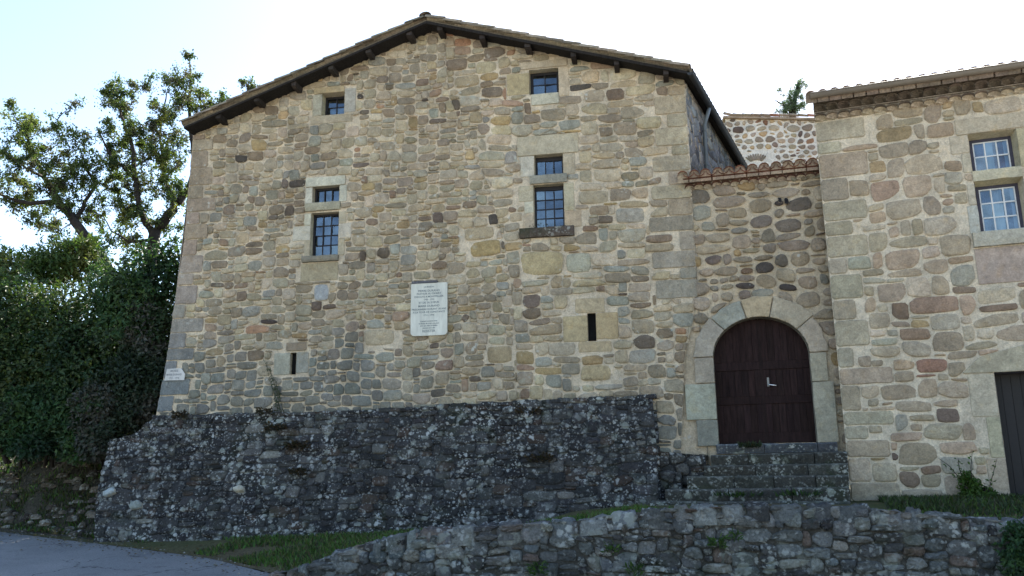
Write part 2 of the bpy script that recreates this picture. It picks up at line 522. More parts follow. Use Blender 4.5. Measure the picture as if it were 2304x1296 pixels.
def ashlar(outline, excl, cw, ch, wr, hr, gap, rng, jit=.22, warp=.06, cham=.45, big=.08):
    """squared rubble: rectangles of many sizes packed on a grid, then warped and knocked about"""
    outline = ccw(outline)
    excl = [ccw(e) for e in excl]
    bb = [(min(p[0] for p in e), max(p[0] for p in e), min(p[1] for p in e), max(p[1] for p in e)) for e in excl]
    U0, U1 = min(p[0] for p in outline) - .3, max(p[0] for p in outline) + .3
    V0, V1 = min(p[1] for p in outline) - .3, max(p[1] for p in outline) + .3
    nu, nv = int((U1 - U0) / cw), int((V1 - V0) / ch)
    occ = np.zeros((nv + 8, nu + 12), dtype=bool)
    so = V3((rng.uniform(0, 90), rng.uniform(0, 90), rng.uniform(0, 90)))
    out = []
    def wp(u, v):
        q = V3((u * .55, v * .55, 0)) + so
        return (u + warp * 1.2 * noise.noise(q) + warp * .5 * noise.noise(q * 3.3), v + warp * 1.5 * noise.noise(q + V3((7, 3, 5))) + warp * .45 * noise.noise(q * 3.7 + V3((1, 9, 2))))
    for j in range(nv):
        for i in range(nu):
            if occ[j, i]:
                continue
            dens = .5 + .9 * noise.noise(V3((i * cw * .8, j * ch * .8, 3)) + so)
            run = 1
            while run < wr[1] + wr[0] + 3 and i + run < nu + 10 and not occ[j, i + run]:
                run += 1
            hh = rng.randint(*hr)
            ww = rng.randint(*wr)
            if dens > .75 and rng.random() < .5:
                hh, ww = max(hr[0], hh - 1), max(wr[0], ww - 1)
            if rng.random() < big:
                ww += 2
            if ww * cw < hh * ch * .8 and rng.random() < .7:
                ww += 1
            if run <= ww or run - ww < wr[0]:
                ww = run if run <= ww + 1 else max(wr[0], run - wr[0])
            if ww * cw < hh * ch * .55:
                hh = max(1, hh - 1)
            if run <= wr[0] + 1 and i > 0:          # fill a narrow pit up to its neighbour
                hl = 0
                while hl < hr[1] + 1 and occ[j + hl, i - 1]:
                    hl += 1
                hr2 = 0
                while hr2 < hr[1] + 1 and occ[j + hr2, i + ww]:
                    hr2 += 1
                hh = max(1, min(hl, hr2, hr[1] + 1))
            occ[j:j + hh, i:i + ww] = True
            u, v, W_, H_ = U0 + i * cw, V0 + j * ch, ww * cw, hh * ch
            g = rng.uniform(*gap) / 2
            ju, jv = min(cw, W_ * .4) * jit, min(ch, H_ * .4) * jit
            J = lambda: (rng.uniform(-1, 1) * ju, rng.uniform(-1, 1) * jv)
            C = []
            for (a, b) in ((g, g), (W_ - g, g), (W_ - g, H_ - g), (g, H_ - g)):
                k = J()
                C.append((u + a + k[0], v + b + k[1]))
            P = []
            for k in range(4):
                p, q, r = C[k], C[k - 1], C[(k + 1) % 4]
                if rng.random() < cham:
                    a, b = rng.uniform(.12, .42), rng.uniform(.12, .42)
                    P.append((p[0] + (q[0] - p[0]) * a, p[1] + (q[1] - p[1]) * a))
                    P.append((p[0] + (r[0] - p[0]) * b, p[1] + (r[1] - p[1]) * b))
                else:
                    P.append(p)
            P = [wp(*p) for p in P]
            cu_, cv_ = sum(p[0] for p in P) / len(P), sum(p[1] for p in P) / len(P)
            if not inside(outline, cu_, cv_) and not any(inside(outline, *p) for p in P):
                continue
            if any(b[0] < cu_ < b[1] and b[2] < cv_ < b[3] and inside(e, cu_, cv_) for e, b in zip(excl, bb)):
                continue
            pu0, pu1 = min(p[0] for p in P), max(p[0] for p in P)
            pv0, pv1 = min(p[1] for p in P), max(p[1] for p in P)
            for e, b in zip(excl, bb):
                if pu1 < b[0] or pu0 > b[1] or pv1 < b[2] or pv0 > b[3]:
                    continue
                best = None
                for k in range(len(e)):
                    (x0, y0), (x1, y1) = e[k], e[(k + 1) % len(e)]
                    L_ = math.hypot(x1 - x0, y1 - y0)
                    a_, b_ = (y1 - y0) / L_, -(x1 - x0) / L_
                    dd = a_ * (cu_ - x0) + b_ * (cv_ - y0)
                    if best is None or dd > best[0]:
                        best = (dd, a_, b_, a_ * x0 + b_ * y0)
                P = clip_half(P, -best[1], -best[2], -best[3] - 0.012)
                if len(P) < 3:
                    break
            if len(P) < 3:
                continue
            if not all(inside(outline, *p) for p in P):
                sub = list(outline)
                Q = ccw(P)
                for k in range(len(Q)):
                    (x0, y0), (x1, y1) = Q[k], Q[(k + 1) % len(Q)]
                    sub = clip_half(sub, (y1 - y0), -(x1 - x0), (y1 - y0) * x0 - (x1 - x0) * y0)
                    if len(sub) < 3:
                        break
                P = sub
                if len(P) < 3:
                    continue
            P = ccw(P)
            if area(P) < 0.004:
                continue
            out.append(P)
    return out
def chaikin(P, r=0.25):
    o = []
    for i in range(len(P)):
        p, q = P[i], P[(i + 1) % len(P)]
        o.append((p[0] + (q[0] - p[0]) * r, p[1] + (q[1] - p[1]) * r))
        o.append((p[0] + (q[0] - p[0]) * (1 - r), p[1] + (q[1] - p[1]) * (1 - r)))
    return o
def stone(mb, mp, P, H, col, rng, rnd=0.145, jit=0.045, tilt=0.09, rough=0.26, sink=0.03, chip=0.03):
    cu_ = sum(p[0] for p in P) / len(P)
    cv_ = sum(p[1] for p in P) / len(P)
    # drop near-duplicate vertices
    Q = [p for i, p in enumerate(P) if math.hypot(p[0] - P[i - 1][0], p[1] - P[i - 1][1]) > 0.012]
    if len(Q) < 3:
        return
    Q = [(cu_ + (p[0] - cu_) * (1 + rng.uniform(-jit, jit)), cv_ + (p[1] - cv_) * (1 + rng.uniform(-jit, jit))) for p in Q]
    Q = chaikin(chaikin(Q, rnd), 0.25)
    Q = [(cu_ + (p[0] - cu_) * k_, cv_ + (p[1] - cv_) * k_) for p in Q for k_ in (1 + rng.uniform(-chip, chip),)]
    n = len(Q)
    tu, tv = rng.uniform(-tilt, tilt), rng.uniform(-tilt, tilt)
    vs, fs = [], []
    for s_, hh in ((1.0, -sink), (0.985, 0.45 * H), (0.9, 0.86 * H), (0.6, H)):
        for (a, b) in Q:
            du, dv = (a - cu_) * s_, (b - cv_) * s_
            e = (tu * du + tv * dv + rng.uniform(-rough, rough) * H) if hh > 0 else 0
            vs.append(mp(cu_ + du, cv_ + dv, hh + e))
    vs.append(mp(cu_, cv_, H * (1 + rng.uniform(-.1, .15))))
    for k in range(3):
        for i in range(n):
            j = (i + 1) % n
            fs.append((k * n + i, k * n + j, (k + 1) * n + j, (k + 1) * n + i))
    for i in range(n):
        fs.append((3 * n + i, 3 * n + (i + 1) % n, 4 * n))
    cols = [(*col, a) for a in (0.0, .14, .5, 1.0) for _ in range(n)] + [(*col, 1.0)]
    mb.add(vs, fs, cols, True)
def block(mb, mp, P, H, col, rng, bev=0.012, cut=0.018, wob=0.006, sink=0.03):
    """a dressed block: sharp but worn arrises, flat face"""
    P = ccw(P)
    Q = []
    n0 = len(P)
    for i in range(n0):
        p, a, b = P[i], P[i - 1], P[(i + 1) % n0]
        la, lb = math.hypot(a[0] - p[0], a[1] - p[1]), math.hypot(b[0] - p[0], b[1] - p[1])
        ka, kb = min(0.3, cut / la), min(0.3, cut / lb)
        Q.append((p[0] + (a[0] - p[0]) * ka, p[1] + (a[1] - p[1]) * ka))
        Q.append((p[0] + (b[0] - p[0]) * kb, p[1] + (b[1] - p[1]) * kb))
        for t in (0.35, 0.65):
            Q.append((p[0] + (b[0] - p[0]) * t + rng.uniform(-wob, wob), p[1] + (b[1] - p[1]) * t + rng.uniform(-wob, wob)))
    n = len(Q)
    cu_, cv_ = sum(p[0] for p in Q) / n, sum(p[1] for p in Q) / n
    vs, fs = [], []
    for ins, hh in ((0, -sink), (0, H - bev), (bev, H), (.05, H + .001)):
        for a, b in Q:
            L_ = max(1e-4, math.hypot(a - cu_, b - cv_))
            k = 1 - ins / L_
            vs.append(mp(cu_ + (a - cu_) * k, cv_ + (b - cv_) * k, hh))
    for k in range(3):
        for i in range(n):
            j = (i + 1) % n
            fs.append((k * n + i, k * n + j, (k + 1) * n + j, (k + 1) * n + i))
    fs.append(tuple(3 * n + i for i in range(n)))
    mb.add(vs, fs, [(*col, a) for a in (0.0, .12, .35, 1.0) for _ in range(n)])
def sheet(mb, mp, outline, holes, col, h=0.0):
    loops = [ccw(outline)] + [ccw(q) for q in holes]
    flat = [p for l in loops for p in l]
    tris = tessellate_polygon([[V3((p[0], p[1], 0)) for p in l] for l in loops])
    vs = [mp(p[0], p[1], h) for p in flat]
    fs = []
    for a, b, c in tris:
        pa, pb, pc = flat[a], flat[b], flat[c]
        if (pb[0] - pa[0]) * (pc[1] - pa[1]) - (pc[0] - pa[0]) * (pb[1] - pa[1]) < 0:
            a, b = b, a
        fs.append((a, b, c))
    mb.add(vs, fs, col)
def rect_of(q):
    """mean rectangle of a quad given TL, TR, BR, BL"""
    return ((q[0][0] + q[3][0]) / 2, (q[1][0] + q[2][0]) / 2, (q[2][1] + q[3][1]) / 2, (q[0][1] + q[1][1]) / 2)
def rp(r, e=0.0):
    u0, u1, v0, v1 = r
    return [(u0 - e, v0 - e), (u1 + e, v0 - e), (u1 + e, v1 + e), (u0 - e, v1 + e)]
def calm(pal, k=.2):
    tot = sum(p[0] for p in pal)
    m = [sum(p[0] * p[1][i] for p in pal) / tot for i in range(3)]
    ml = sum(m)
    out = []
    for wgt, c in pal:
        l = sum(c) / ml
        out.append((wgt, tuple(c[i] * (1 - k) + m[i] * l * k for i in range(3))))
    return out
def pick(pal, rng):
    t = rng.uniform(0, sum(p[0] for p in pal))
    for p in pal:
        t -= p[0]
        if t <= 0:
            return p[1]
    return pal[-1][1]

# ------------------------------------------------------------------ roofs
def tile_roof(mb, A, B, E, F, nrows, ncourse, col, rng, lift=0.09, base=True, first=0.0, plug=None):
    """canal tiles on the patch ridge A->B, eave E->F; rows run from ridge to eave"""
    A, B, E, F = map(V3, (A, B, E, F))
    nrm = (B - A).cross(E - A).normalized()
    if nrm.z < 0:
        nrm = -nrm
    P = lambda s, t: (A.lerp(B, s)).lerp(E.lerp(F, s), t)
    if base:
        th = 0.03
        q = [A, B, F, E]
        mb.add([p for p in q] + [p - nrm * th for p in q], [(0, 1, 2, 3), (7, 6, 5, 4), (0, 4, 5, 1), (1, 5, 6, 2), (2, 6, 7, 3), (3, 7, 4, 0)], tuple(x * 0.5 for x in col))
    seg = 5
    for i in range(nrows):
        s = (i + first) / nrows
        sp = 1.0 / nrows
        for cover in (0, 1):
            sc_ = s + (0.5 * sp if not cover else 0.0)
            if sc_ > 1:
                continue
            for j in range(ncourse):
                t0, t1 = j / ncourse - 0.02, (j + 1) / ncourse + 0.12 / ncourse
                t1 = min(t1, 1.015)
                c = vary(col, rng, 0.22)
                if rng.random() < 0.12:
                    c = tuple(x * 0.6 for x in c)
                wd0 = (P(s + sp, t0) - P(s, t0)).length
                vs = []
                sk = rng.uniform(-0.012, 0.012)
                for t, k, up in ((max(t0, 0), 0.80, 0.0), (t1, 1.0, 0.028)):
                    ctr = P(sc_, t) + nrm * up
                    sd = (P(sc_ + 0.01, t) - P(sc_ - 0.01, t)).normalized()
                    for g in range(seg + 1):
                        an = pi * g / seg
                        r = wd0 * 0.46 * k
                        hh = sin(an) * lift * (0.9 + 0.1 * k)
                        if not cover:
                            hh = lift * 0.75 - hh * 0.9
                        vs.append(ctr + sd * (-cos(an) * r + sk) + nrm * (hh + 0.012 + (0.02 if cover else 0)))
                n1 = seg + 1
                th = 0.018
                fs = [(g, g + 1, n1 + g + 1, n1 + g) for g in range(seg)]
                # thickness at the lower end
                vs += [p - nrm * th for p in vs[n1:]]
                fs += [(n1 + g, n1 + g + 1, 2 * n1 + g + 1, 2 * n1 + g) for g in range(seg)]
                mb.add(vs, fs, c, True)
                if plug and cover and j == ncourse - 1:
                    e = [p - (E - A).normalized() * .03 for p in vs[2 * n1:]]
                    mb.add(e + [e[-1] - nrm * .13, e[0] - nrm * .13], [tuple(range(n1 + 2))], vary(plug, rng, .1))
def genoise(mb, fr, u0, u1, v, n, out, r, col, mortar, rng, top=.12):
    """a corbelled course of half-round tile ends bedded in mortar: scalloped lip, mortar filling the hollows"""
    wd = (u1 - u0) / n
    seg = 8
    for i in range(n):
        c = vary(col, rng, 0.28)
        uc = u0 + (i + 0.5) * wd
        k = wd * 0.5
        vv = v + rng.uniform(-.008, .008)
        o_ = out + rng.uniform(-.015, .015)
        th = .026
        prof = [(-cos(pi * g / seg) * k, sin(pi * g / seg) ** .8 * r) for g in range(seg + 1)]
        vs = []
        for h in (-.05, o_):
            for e in (th, 0):
                for a, b in prof:
                    vs.append(fr.m(uc + a, vv + b + e, h))
        n1 = seg + 1
        fs = []
        for g in range(seg):
            fs.append((g, g + 1, 2 * n1 + g + 1, 2 * n1 + g))
            fs.append((n1 + g + 1, n1 + g, 3 * n1 + g, 3 * n1 + g + 1))
            fs.append((2 * n1 + g, 2 * n1 + g + 1, 3 * n1 + g + 1, 3 * n1 + g))
        mb.add(vs, fs, c, True)
        # mortar under the arch (set back) and above the shoulders
        m1 = vary(mortar, rng, .08)
        vs = [fr.m(uc + a, vv + b, o_ - .06) for a, b in prof] + [fr.m(uc - k, vv - .02, -.02), fr.m(uc + k, vv - .02, -.02)]
        mb.add(vs, [(seg + 1, seg + 2, seg) + tuple(range(seg - 1, -1, -1))], m1)
        vs = [fr.m(uc + a, vv + b + th, o_ - .03) for a, b in prof] + [fr.m(uc + k, vv + r + top, o_ - .03), fr.m(uc - k, vv + r + top, o_ - .03)]
        mb.add(vs, [tuple(range(seg + 1)) + (seg + 1, seg + 2)], tuple(x * .75 for x in m1))  # upper fill darkened to paint the shade over the lip
def gutter(mb, a, b, r, col, side):
    a, b = V3(a), V3(b)
    t = (b - a).normalized()
    sd = V3(side).normalized()
    up = V3((0, 0, 1))
    n1 = 9
    vs = []
    for p in (a, b):
        for k in (1.0, 0.88):
            for g in range(n1):
                an = pi + pi * g / (n1 - 1)
                vs.append(p + sd * (cos(an) * r * k) + up * (sin(an) * r * k))
    fs = []
    for g in range(n1 - 1):
        fs.append((g, g + 1, 2 * n1 + g + 1, 2 * n1 + g))
        fs.append((n1 + g + 1, n1 + g, 3 * n1 + g, 3 * n1 + g + 1))
    for e in (0, 2 * n1):
        for g in range(n1 - 1):
            fs.append((e + g, e + g + 1, e + n1 + g + 1, e + n1 + g))
    for g0, g1 in ((0, n1), (n1 - 1, 2 * n1 - 1)):
        fs.append((g0, 2 * n1 + g0, 2 * n1 + g1, g1))
    fs.append(tuple(range(n1)))
    fs.append(tuple(2 * n1 + g for g in range(n1))[::-1])
    mb.add(vs, fs, col, True)
    mb.tube([a + sd * r, b + sd * r], 0.012, col, 6)
    mb.tube([a - sd * r, b - sd * r], 0.012, col, 6)

# ------------------------------------------------------------------ windows
def window(root, fr, op, nx, ny, depth, frame_col, bar_col, fw=0.05, bw=0.022, glass_depth=None, sur_col=None, blocks=(), sill=None, label=None, rng=None, curtain=None, splay=0.0, top=0.0):
    """timber window in a stone opening: part window (frame+bars) > glass, surround, sill, curtain"""
    u0, u1, v0, v1 = op
    mb = MB()
    h1, h0 = -depth, -depth - 0.05
    iu0, iu1, iv0, iv1 = u0 + fw, u1 - fw, v0 + fw, v1 - fw - top
    mb.box(fr, u0 - .01, iu0, v0 - .01, v1 + .01, h0, h1, frame_col)
    mb.box(fr, iu1, u1 + .01, v0 - .01, v1 + .01, h0, h1, frame_col)
    mb.box(fr, iu0, iu1, v0 - .01, iv0, h0, h1, frame_col)
    mb.box(fr, iu0, iu1, iv1, v1 + .01, h0, h1, frame_col)
    if bar_col != frame_col:            # inner casement line
        e = 0.022
        for a in ((iu0, iu0 + e, iv0, iv1), (iu1 - e, iu1, iv0, iv1), (iu0 + e, iu1 - e, iv0, iv0 + e), (iu0 + e, iu1 - e, iv1 - e, iv1)):
            mb.box(fr, *a, h0 + .004, h1 - .012, bar_col)
    for i in range(1, nx):
        c = iu0 + (iu1 - iu0) * i / nx
        mb.box(fr, c - bw / 2, c + bw / 2, iv0, iv1, h0 + .008, h1 - .01, bar_col)
    for j in range(1, ny):
        c = iv0 + (iv1 - iv0) * j / ny
        for i in range(nx):
            a = iu0 + (iu1 - iu0) * i / nx + (bw / 2 if i else 0)
            b = iu0 + (iu1 - iu0) * (i + 1) / nx - (bw / 2 if i < nx - 1 else 0)
            mb.box(fr, a, b, c - bw / 2, c + bw / 2, h0 + .008, h1 - .012, bar_col)
    wo = mb.build("window", M_paint, root, root)
    if label:
        wo["label"] = label
    g = MB()
    hg = h0 + 0.02
    for i in range(nx):
        for j in range(ny):
            a0, a1 = iu0 + (iu1 - iu0) * i / nx, iu0 + (iu1 - iu0) * (i + 1) / nx
            b0, b1 = iv0 + (iv1 - iv0) * j / ny, iv0 + (iv1 - iv0) * (j + 1) / ny
            tx, ty = rng.uniform(-.010, .010), rng.uniform(-.010, .010)
            g.quad(fr.m(a0, b0, hg + tx), fr.m(a1, b0, hg + ty), fr.m(a1, b1, hg - tx), fr.m(a0, b1, hg - ty), (0.5, 0.5, 0.5))
    g.build("glass", M_glass, wo, root)
    if curtain:
        cb = MB()
        for (k0, k1) in curtain:
            a, b = iu0 + (iu1 - iu0) * k0, iu0 + (iu1 - iu0) * k1
            n = 28
            vs = []
            for q in range(n + 1):
                uu = a + (b - a) * q / n
                hh = h0 - 0.10 + 0.018 * sin(q * 1.9) + 0.01 * sin(q * 0.7)
                vs += [fr.m(uu, v0 - .05, hh), fr.m(uu, v1 + .05, hh * 1.0)]
            cb.add(vs, [(2 * q, 2 * q + 2, 2 * q + 3, 2 * q + 1) for q in range(n)], (0.62, 0.63, 0.64), True)
        cb.build("curtain", M_cloth, wo, root)
    sb = MB()
    sd = splay
    d_in = -depth - 0.06
    H = 0.014
    c = sur_col
    # reveals (splayed outward)
    O = [(u0 - sd, v0), (u1 + sd, v0), (u1 + sd, v1 + sd), (u0 - sd, v1 + sd)]
    I = [(u0, v0), (u1, v0), (u1, v1), (u0, v1)]
    for k in range(4):
        a, b, c2, d = O[k], O[(k + 1) % 4], I[(k + 1) % 4], I[k]
        sb.add([fr.m(*a, H - .004), fr.m(*b, H - .004), fr.m(*c2, d_in), fr.m(*d, d_in)], [(0, 3, 2, 1)], vary(c, rng, .04))
    for P, cc, hh in blocks:
        block(sb, fr.m, P, hh, vary(cc, rng, .04), rng)
    sb.build("surround", M_dressed, wo, root)
    if sill:
        s2 = MB()
        for (P, pr, cc) in sill:
            r = rect_of(P)
            P2 = rp(r)
            # weathered projecting ledge: block with a sagging worn front
            n = 10
            vs, fs = [], []
            for q in range(n + 1):
                uu = r[0] + (r[1] - r[0]) * q / n
                w_ = 1 + rng.uniform(-.06, .06)
                for (vv, hh) in ((r[2], 0.0), (r[2] + rng.uniform(-.008, .008), pr * .8 * w_), (r[2] + (r[3] - r[2]) * .35, pr * w_), (r[3] - 0.012, pr * w_), (r[3] + rng.uniform(-.004, .004), pr * .85), (r[3] + .004, -depth)):
                    vs.append(fr.m(uu, vv, hh + .002))
            for q in range(n):
                for z in range(5):
                    fs.append((q * 6 + z, (q + 1) * 6 + z, (q + 1) * 6 + z + 1, q * 6 + z + 1))
            fs.append(tuple(range(6)))
            fs.append(tuple(n * 6 + z for z in range(6))[::-1])
            s2.add(vs, fs, vary(cc, rng, .06))
        s2.build("sill", M_step if sill[0][2][0] < 0.1 else M_dressed, wo, root)
    return wo

def text_mesh(lines, fr, h, u0, u1, v_top, sizes, col, name, parent, root, mat, thick=0.002):
    """engraved lines; each entry (text, v centre, cap height, max width)"""
    mb = MB()
    for txt, vc, size, wmax in lines:
        cu_ = bpy.data.curves.new("letters", 'FONT')
        cu_.body = txt
        cu_.align_x = 'CENTER'
        cu_.align_y = 'CENTER'
        cu_.size = size * 1.4
        cu_.resolution_u = 2
        cu_.offset = 0.0012
        o = bpy.data.objects.new("letters", cu_)
        COL.objects.link(o)
        dg = bpy.context.evaluated_depsgraph_get()
        me = bpy.data.meshes.new_from_object(o.evaluated_get(dg))
        xs = [v.co.x for v in me.vertices]
        k = min(1.0, wmax / (max(xs) - min(xs))) if xs else 1
        uc = (u0 + u1) / 2
        vs = [fr.m(uc + v.co.x * k, vc + v.co.y, h) for v in me.vertices]
        mb.add(vs, [tuple(p.vertices) for p in me.polygons], col)
        bpy.data.objects.remove(o)
        bpy.data.curves.remove(cu_)
        bpy.data.meshes.remove(me)
    return mb.build(name, mat, parent, root)

# ================================================================== SETTING
def gz(Y):
    return 0.064 * min(max(Y - 12, 0), 12)
# ground: one sheet to the horizon, finer near the houses
mb = MB()
xs = [-900, -300, -120, -60] + [-40 + 2.5 * i for i in range(33)] + [60, 120, 300, 900]
ys = [-900, -300, -100, -40, -20, -8] + [i * 1.5 for i in range(25)] + [45, 70, 120, 300, 900]
vs = [(x, y, gz(y) - 0.03) for y in ys for x in xs]
nx_ = len(xs)
mb.add(vs, [(j * nx_ + i, j * nx_ + i + 1, (j + 1) * nx_ + i + 1, (j + 1) * nx_ + i) for j in range(len(ys) - 1) for i in range(nx_ - 1)], (0.1, 0.1, 0.1), True)
tag(mb.build("ground", M_ground), kind='structure')
# road: far edge runs from the front of the dry wall away to the left
EDGE = [(24, 6.2), (12, 8.9), (6, 10.1), (1, 11.4), (-1.6, 12.3), (-3.0, 12.98), (-3.9, 13.75), (-5.24, 15.15), (-6.82, 16.25), (-9.1, 17.8), (-11.3, 19.15), (-14.8, 21.4), (-26, 28.6), (-45, 40)]
mb = MB()
rng = random.Random(5)
pts = []
for (a, b) in zip(EDGE[:-1], EDGE[1:]):
    n = max(2, int(math.hypot(b[0] - a[0], b[1] - a[1]) / 0.35))
    for k in range(n):
        t = k / n
        pts.append((a[0] + (b[0] - a[0]) * t, a[1] + (b[1] - a[1]) * t))
pts.append(EDGE[-1])
vs, fs = [], []
for i, (x, y) in enumerate(pts):
    a, b = pts[max(0, i - 1)], pts[min(len(pts) - 1, i + 1)]
    L_ = math.hypot(b[0] - a[0], b[1] - a[1])
    nx2, ny2 = -(b[1] - a[1]) / L_, (b[0] - a[0]) / L_     # towards the camera side
    j = rng.uniform(-.06, .06) + 0.08 * noise.noise(V3((x * .8, y * .8, 0)))
    for k, d in enumerate((j, 0.25, 1.2, 3.0, 5.0, 6.5)):
        X, Y = x + nx2 * d, y + ny2 * d
        vs.append((X, Y, gz(Y) + 0.004 + (0.03 * sin(pi * min(1, d / 6.5)))))
for i in range(len(pts) - 1):
    for k in range(5):
        fs.append((i * 6 + k, i * 6 + k + 1, (i + 1) * 6 + k + 1, (i + 1) * 6 + k))
mb.add(vs, [f[::-1] for f in fs], (0.1, 0.1, 0.1), True)
tag(mb.build("road", M_road), kind='structure')

HOUSE = Frame((-1.3, 17.3, 0), R(10))
LINK = Frame((3.61, 16.48, 0), R(15))
ANNEX = Frame((6.11, 15.426, 0), R(19))
WALLF = Frame((-3.9, 13.35, 0), math.atan2(2.15, 10.7))
_wt = WALLF.pxs([(640, 1284), (700, 1262), (760, 1240), (830, 1219), (900, 1203), (960, 1192), (1040, 1183), (1160, 1176), (1290, 1168), (1400, 1152), (1480, 1142), (1600, 1137), (1800, 1133), (1950, 1140), (2050, 1150), (2180, 1161), (2304, 1172)])
_wt.append((18, _wt[-1][1] - .1))
def wtop(u):
    if u <= _wt[0][0]:
        return _wt[0][1]
    for (a, b) in zip(_wt[:-1], _wt[1:]):
        if u <= b[0]:
            return a[1] + (b[1] - a[1]) * (u - a[0]) / (b[0] - a[0])
    return _wt[-1][1]
def interp(tab, x):
    if x <= tab[0][0]:
        return tab[0][1]
    for a, b in zip(tab[:-1], tab[1:]):
        if x <= b[0]:
            return a[1] + (b[1] - a[1]) * (x - a[0]) / (b[0] - a[0])
    return tab[-1][1]
FRONT = [(-11.3, 19.1), (-6.82, 16.2), (-5.24, 15.1), (-3.9, 13.72), (-3.6, 13.4), (6.8, 11.3), (14, 9.86)]
BACKZ = [(-11, .42), (-8.5, .40), (-5, .42), (-2.5, .5), (-.8, .56), (.3, .66), (1.1, .86), (2, .95), (3, .98), (12, 1.0)]
def yback(X):
    return max(17.3 - (X + 1.3) * math.tan(R(10)) if X < 3.6 else (16.4 - (X - 3.6) * .27 if X < 6 else 15.7 - (X - 6) * .34), interp(FRONT, X) + .5)
def tz(X, Y):
    yf, yb = interp(FRONT, X), yback(X)
    if X < -4.3:
        zf = gz(yf) + .01
    else:
        u = (X + 3.9) / cos(R(11.4))
        zf = max(gz(yf) + .01, wtop(u) - .13) if X > -3.6 else gz(yf) + .02
    t = min(1, max(0, (Y - yf) / (yb - yf)))
    t2 = min(1, t * 1.6)
    return zf + (interp(BACKZ, X) - zf) * t2 + .03 * noise.noise(V3((X * 1.3, Y * 1.3, 0))) * min(1, t * 6)
mb = MB()
gx = [-11.3 + .3 * i for i in range(75)]
gk = 16
vs = []
for X in gx:
    yf, yb = interp(FRONT, X), yback(X)
    for k in range(gk + 1):
        Y = yf + (yb - yf) * k / gk
        vs.append((X, Y, tz(X, Y)))
mb.add(vs, [(i * (gk + 1) + k, (i + 1) * (gk + 1) + k, (i + 1) * (gk + 1) + k + 1, i * (gk + 1) + k + 1) for i in range(len(gx) - 1) for k in range(gk)], (0.1, 0.1, 0.1), True)
tag(mb.build("terrace_ground", M_ground), kind='structure')
# grit along the road edge
mb = MB()
for _ in range(1500):
    i = rng.randrange(len(pts) - 1)
    x, y = pts[i]
    if x > 2 or x < -16:
        continue
    a, b = pts[i], pts[i + 1]
    L_ = math.hypot(b[0] - a[0], b[1] - a[1])
    d = rng.gauss(.02, .16) if rng.random() < .8 else rng.uniform(-.5, .7)
    t = rng.random()
    X, Y = a[0] + (b[0] - a[0]) * t - (b[1] - a[1]) / L_ * d, a[1] + (b[1] - a[1]) * t + (b[0] - a[0]) / L_ * d
    r = rng.uniform(.008, .03) * (1.6 if rng.random() < .08 else 1)
    zz = gz(Y) + .012
    c = vary(rng.choice([(.2, .19, .17), (.28, .27, .24), (.14, .135, .125)]), rng, .25)
    P8 = []
    for k in range(5):
        an = 2 * pi * k / 5 + rng.uniform(-.3, .3)
        P8.append((X + cos(an) * r * rng.uniform(.8, 1.2), Y + sin(an) * r, zz))
    P8.append((X + rng.uniform(-.3, .3) * r, Y, zz + r * rng.uniform(.5, .9)))
    mb.add(P8, [(k, (k + 1) % 5, 5) for k in range(5)], c)
tag(mb.build("gravel", M_dressed), kind='stuff')
# the dry bank beside the road, below the bushes
mb = MB()
B0, BD = V3((-7.75, 17.8, 0)), V3((-.836, .548, 0)).normalized()
BN = V3((BD.y, -BD.x, 0))        # away from the road
n1, n2 = 90, 30
vs = []
for i in range(n1 + 1):
    s_ = -1.2 + 26 * i / n1
    for k in range(n2 + 1):
        q = k / n2
        d = -0.55 + 11 * q ** 1.9
        rise = 1.75 * min(1, max(0, (d + .1) / 1.9)) ** 0.8 + 0.10 * max(0, d - 1.6)
        p = B0 + BD * s_ + BN * d
        nz_ = noise.fractal(V3((p.x * .9, p.y * .9, rise)), 0.8, 2.0, 4)
        p = p + BN * (0.22 * nz_ * min(1, rise * 2))
        z = gz(p.y) + rise * (0.93 + .1 * noise.noise(V3((s_ * .5, 3, 1)))) + 0.10 * nz_ * min(1, max(0.1, rise))
        vs.append((p.x, p.y, z - (0.05 if k == 0 else 0)))
mb.add(vs, [(i * (n2 + 1) + k, i * (n2 + 1) + k + 1, (i + 1) * (n2 + 1) + k + 1, (i + 1) * (n2 + 1) + k) for i in range(n1) for k in range(n2)], (0.1, 0.1, 0.1), True)
tag(mb.build("bank", M_bank), kind='structure')
rng = random.Random(7)
mb = MB()
for _ in range(420):
    s_ = rng.uniform(-1, 11)
    q = rng.uniform(.12, .55)
    d = -0.55 + 11 * q ** 1.9
    if d > 1.6:
        continue
    rise = 1.75 * min(1, max(0, (d + .1) / 1.9)) ** 0.8
    p = B0 + BD * s_ + BN * (d - .05)
    p.z = gz(p.y) + rise * .95
    r = rng.uniform(.04, .15)
    ex_ = V3((rng.uniform(.8, 1.6), rng.uniform(.7, 1.1), rng.uniform(.5, .9)))
    vs = []
    for k in range(4):
        for g in range(7):
            an = 2 * pi * g / 7 + k * .4
            rr_ = r * (1, .95, .7, .2)[k] * rng.uniform(.85, 1.15)
            vs.append(p + V3((cos(an) * rr_ * ex_.x, sin(an) * rr_ * ex_.y, (-.4, .25, .75, 1.0)[k] * r * ex_.z)))
    mb.add(vs, [(k * 7 + g, k * 7 + (g + 1) % 7, (k + 1) * 7 + (g + 1) % 7, (k + 1) * 7 + g) for k in range(3) for g in range(7)] + [tuple(21 + g for g in range(7))], vary(rng.choice([sn(76, 72, 64), sn(64, 61, 56), sn(90, 86, 78), sn(54, 52, 50)]), rng, .2), False)
tag(mb.build("rubble", M_dry), kind='stuff')

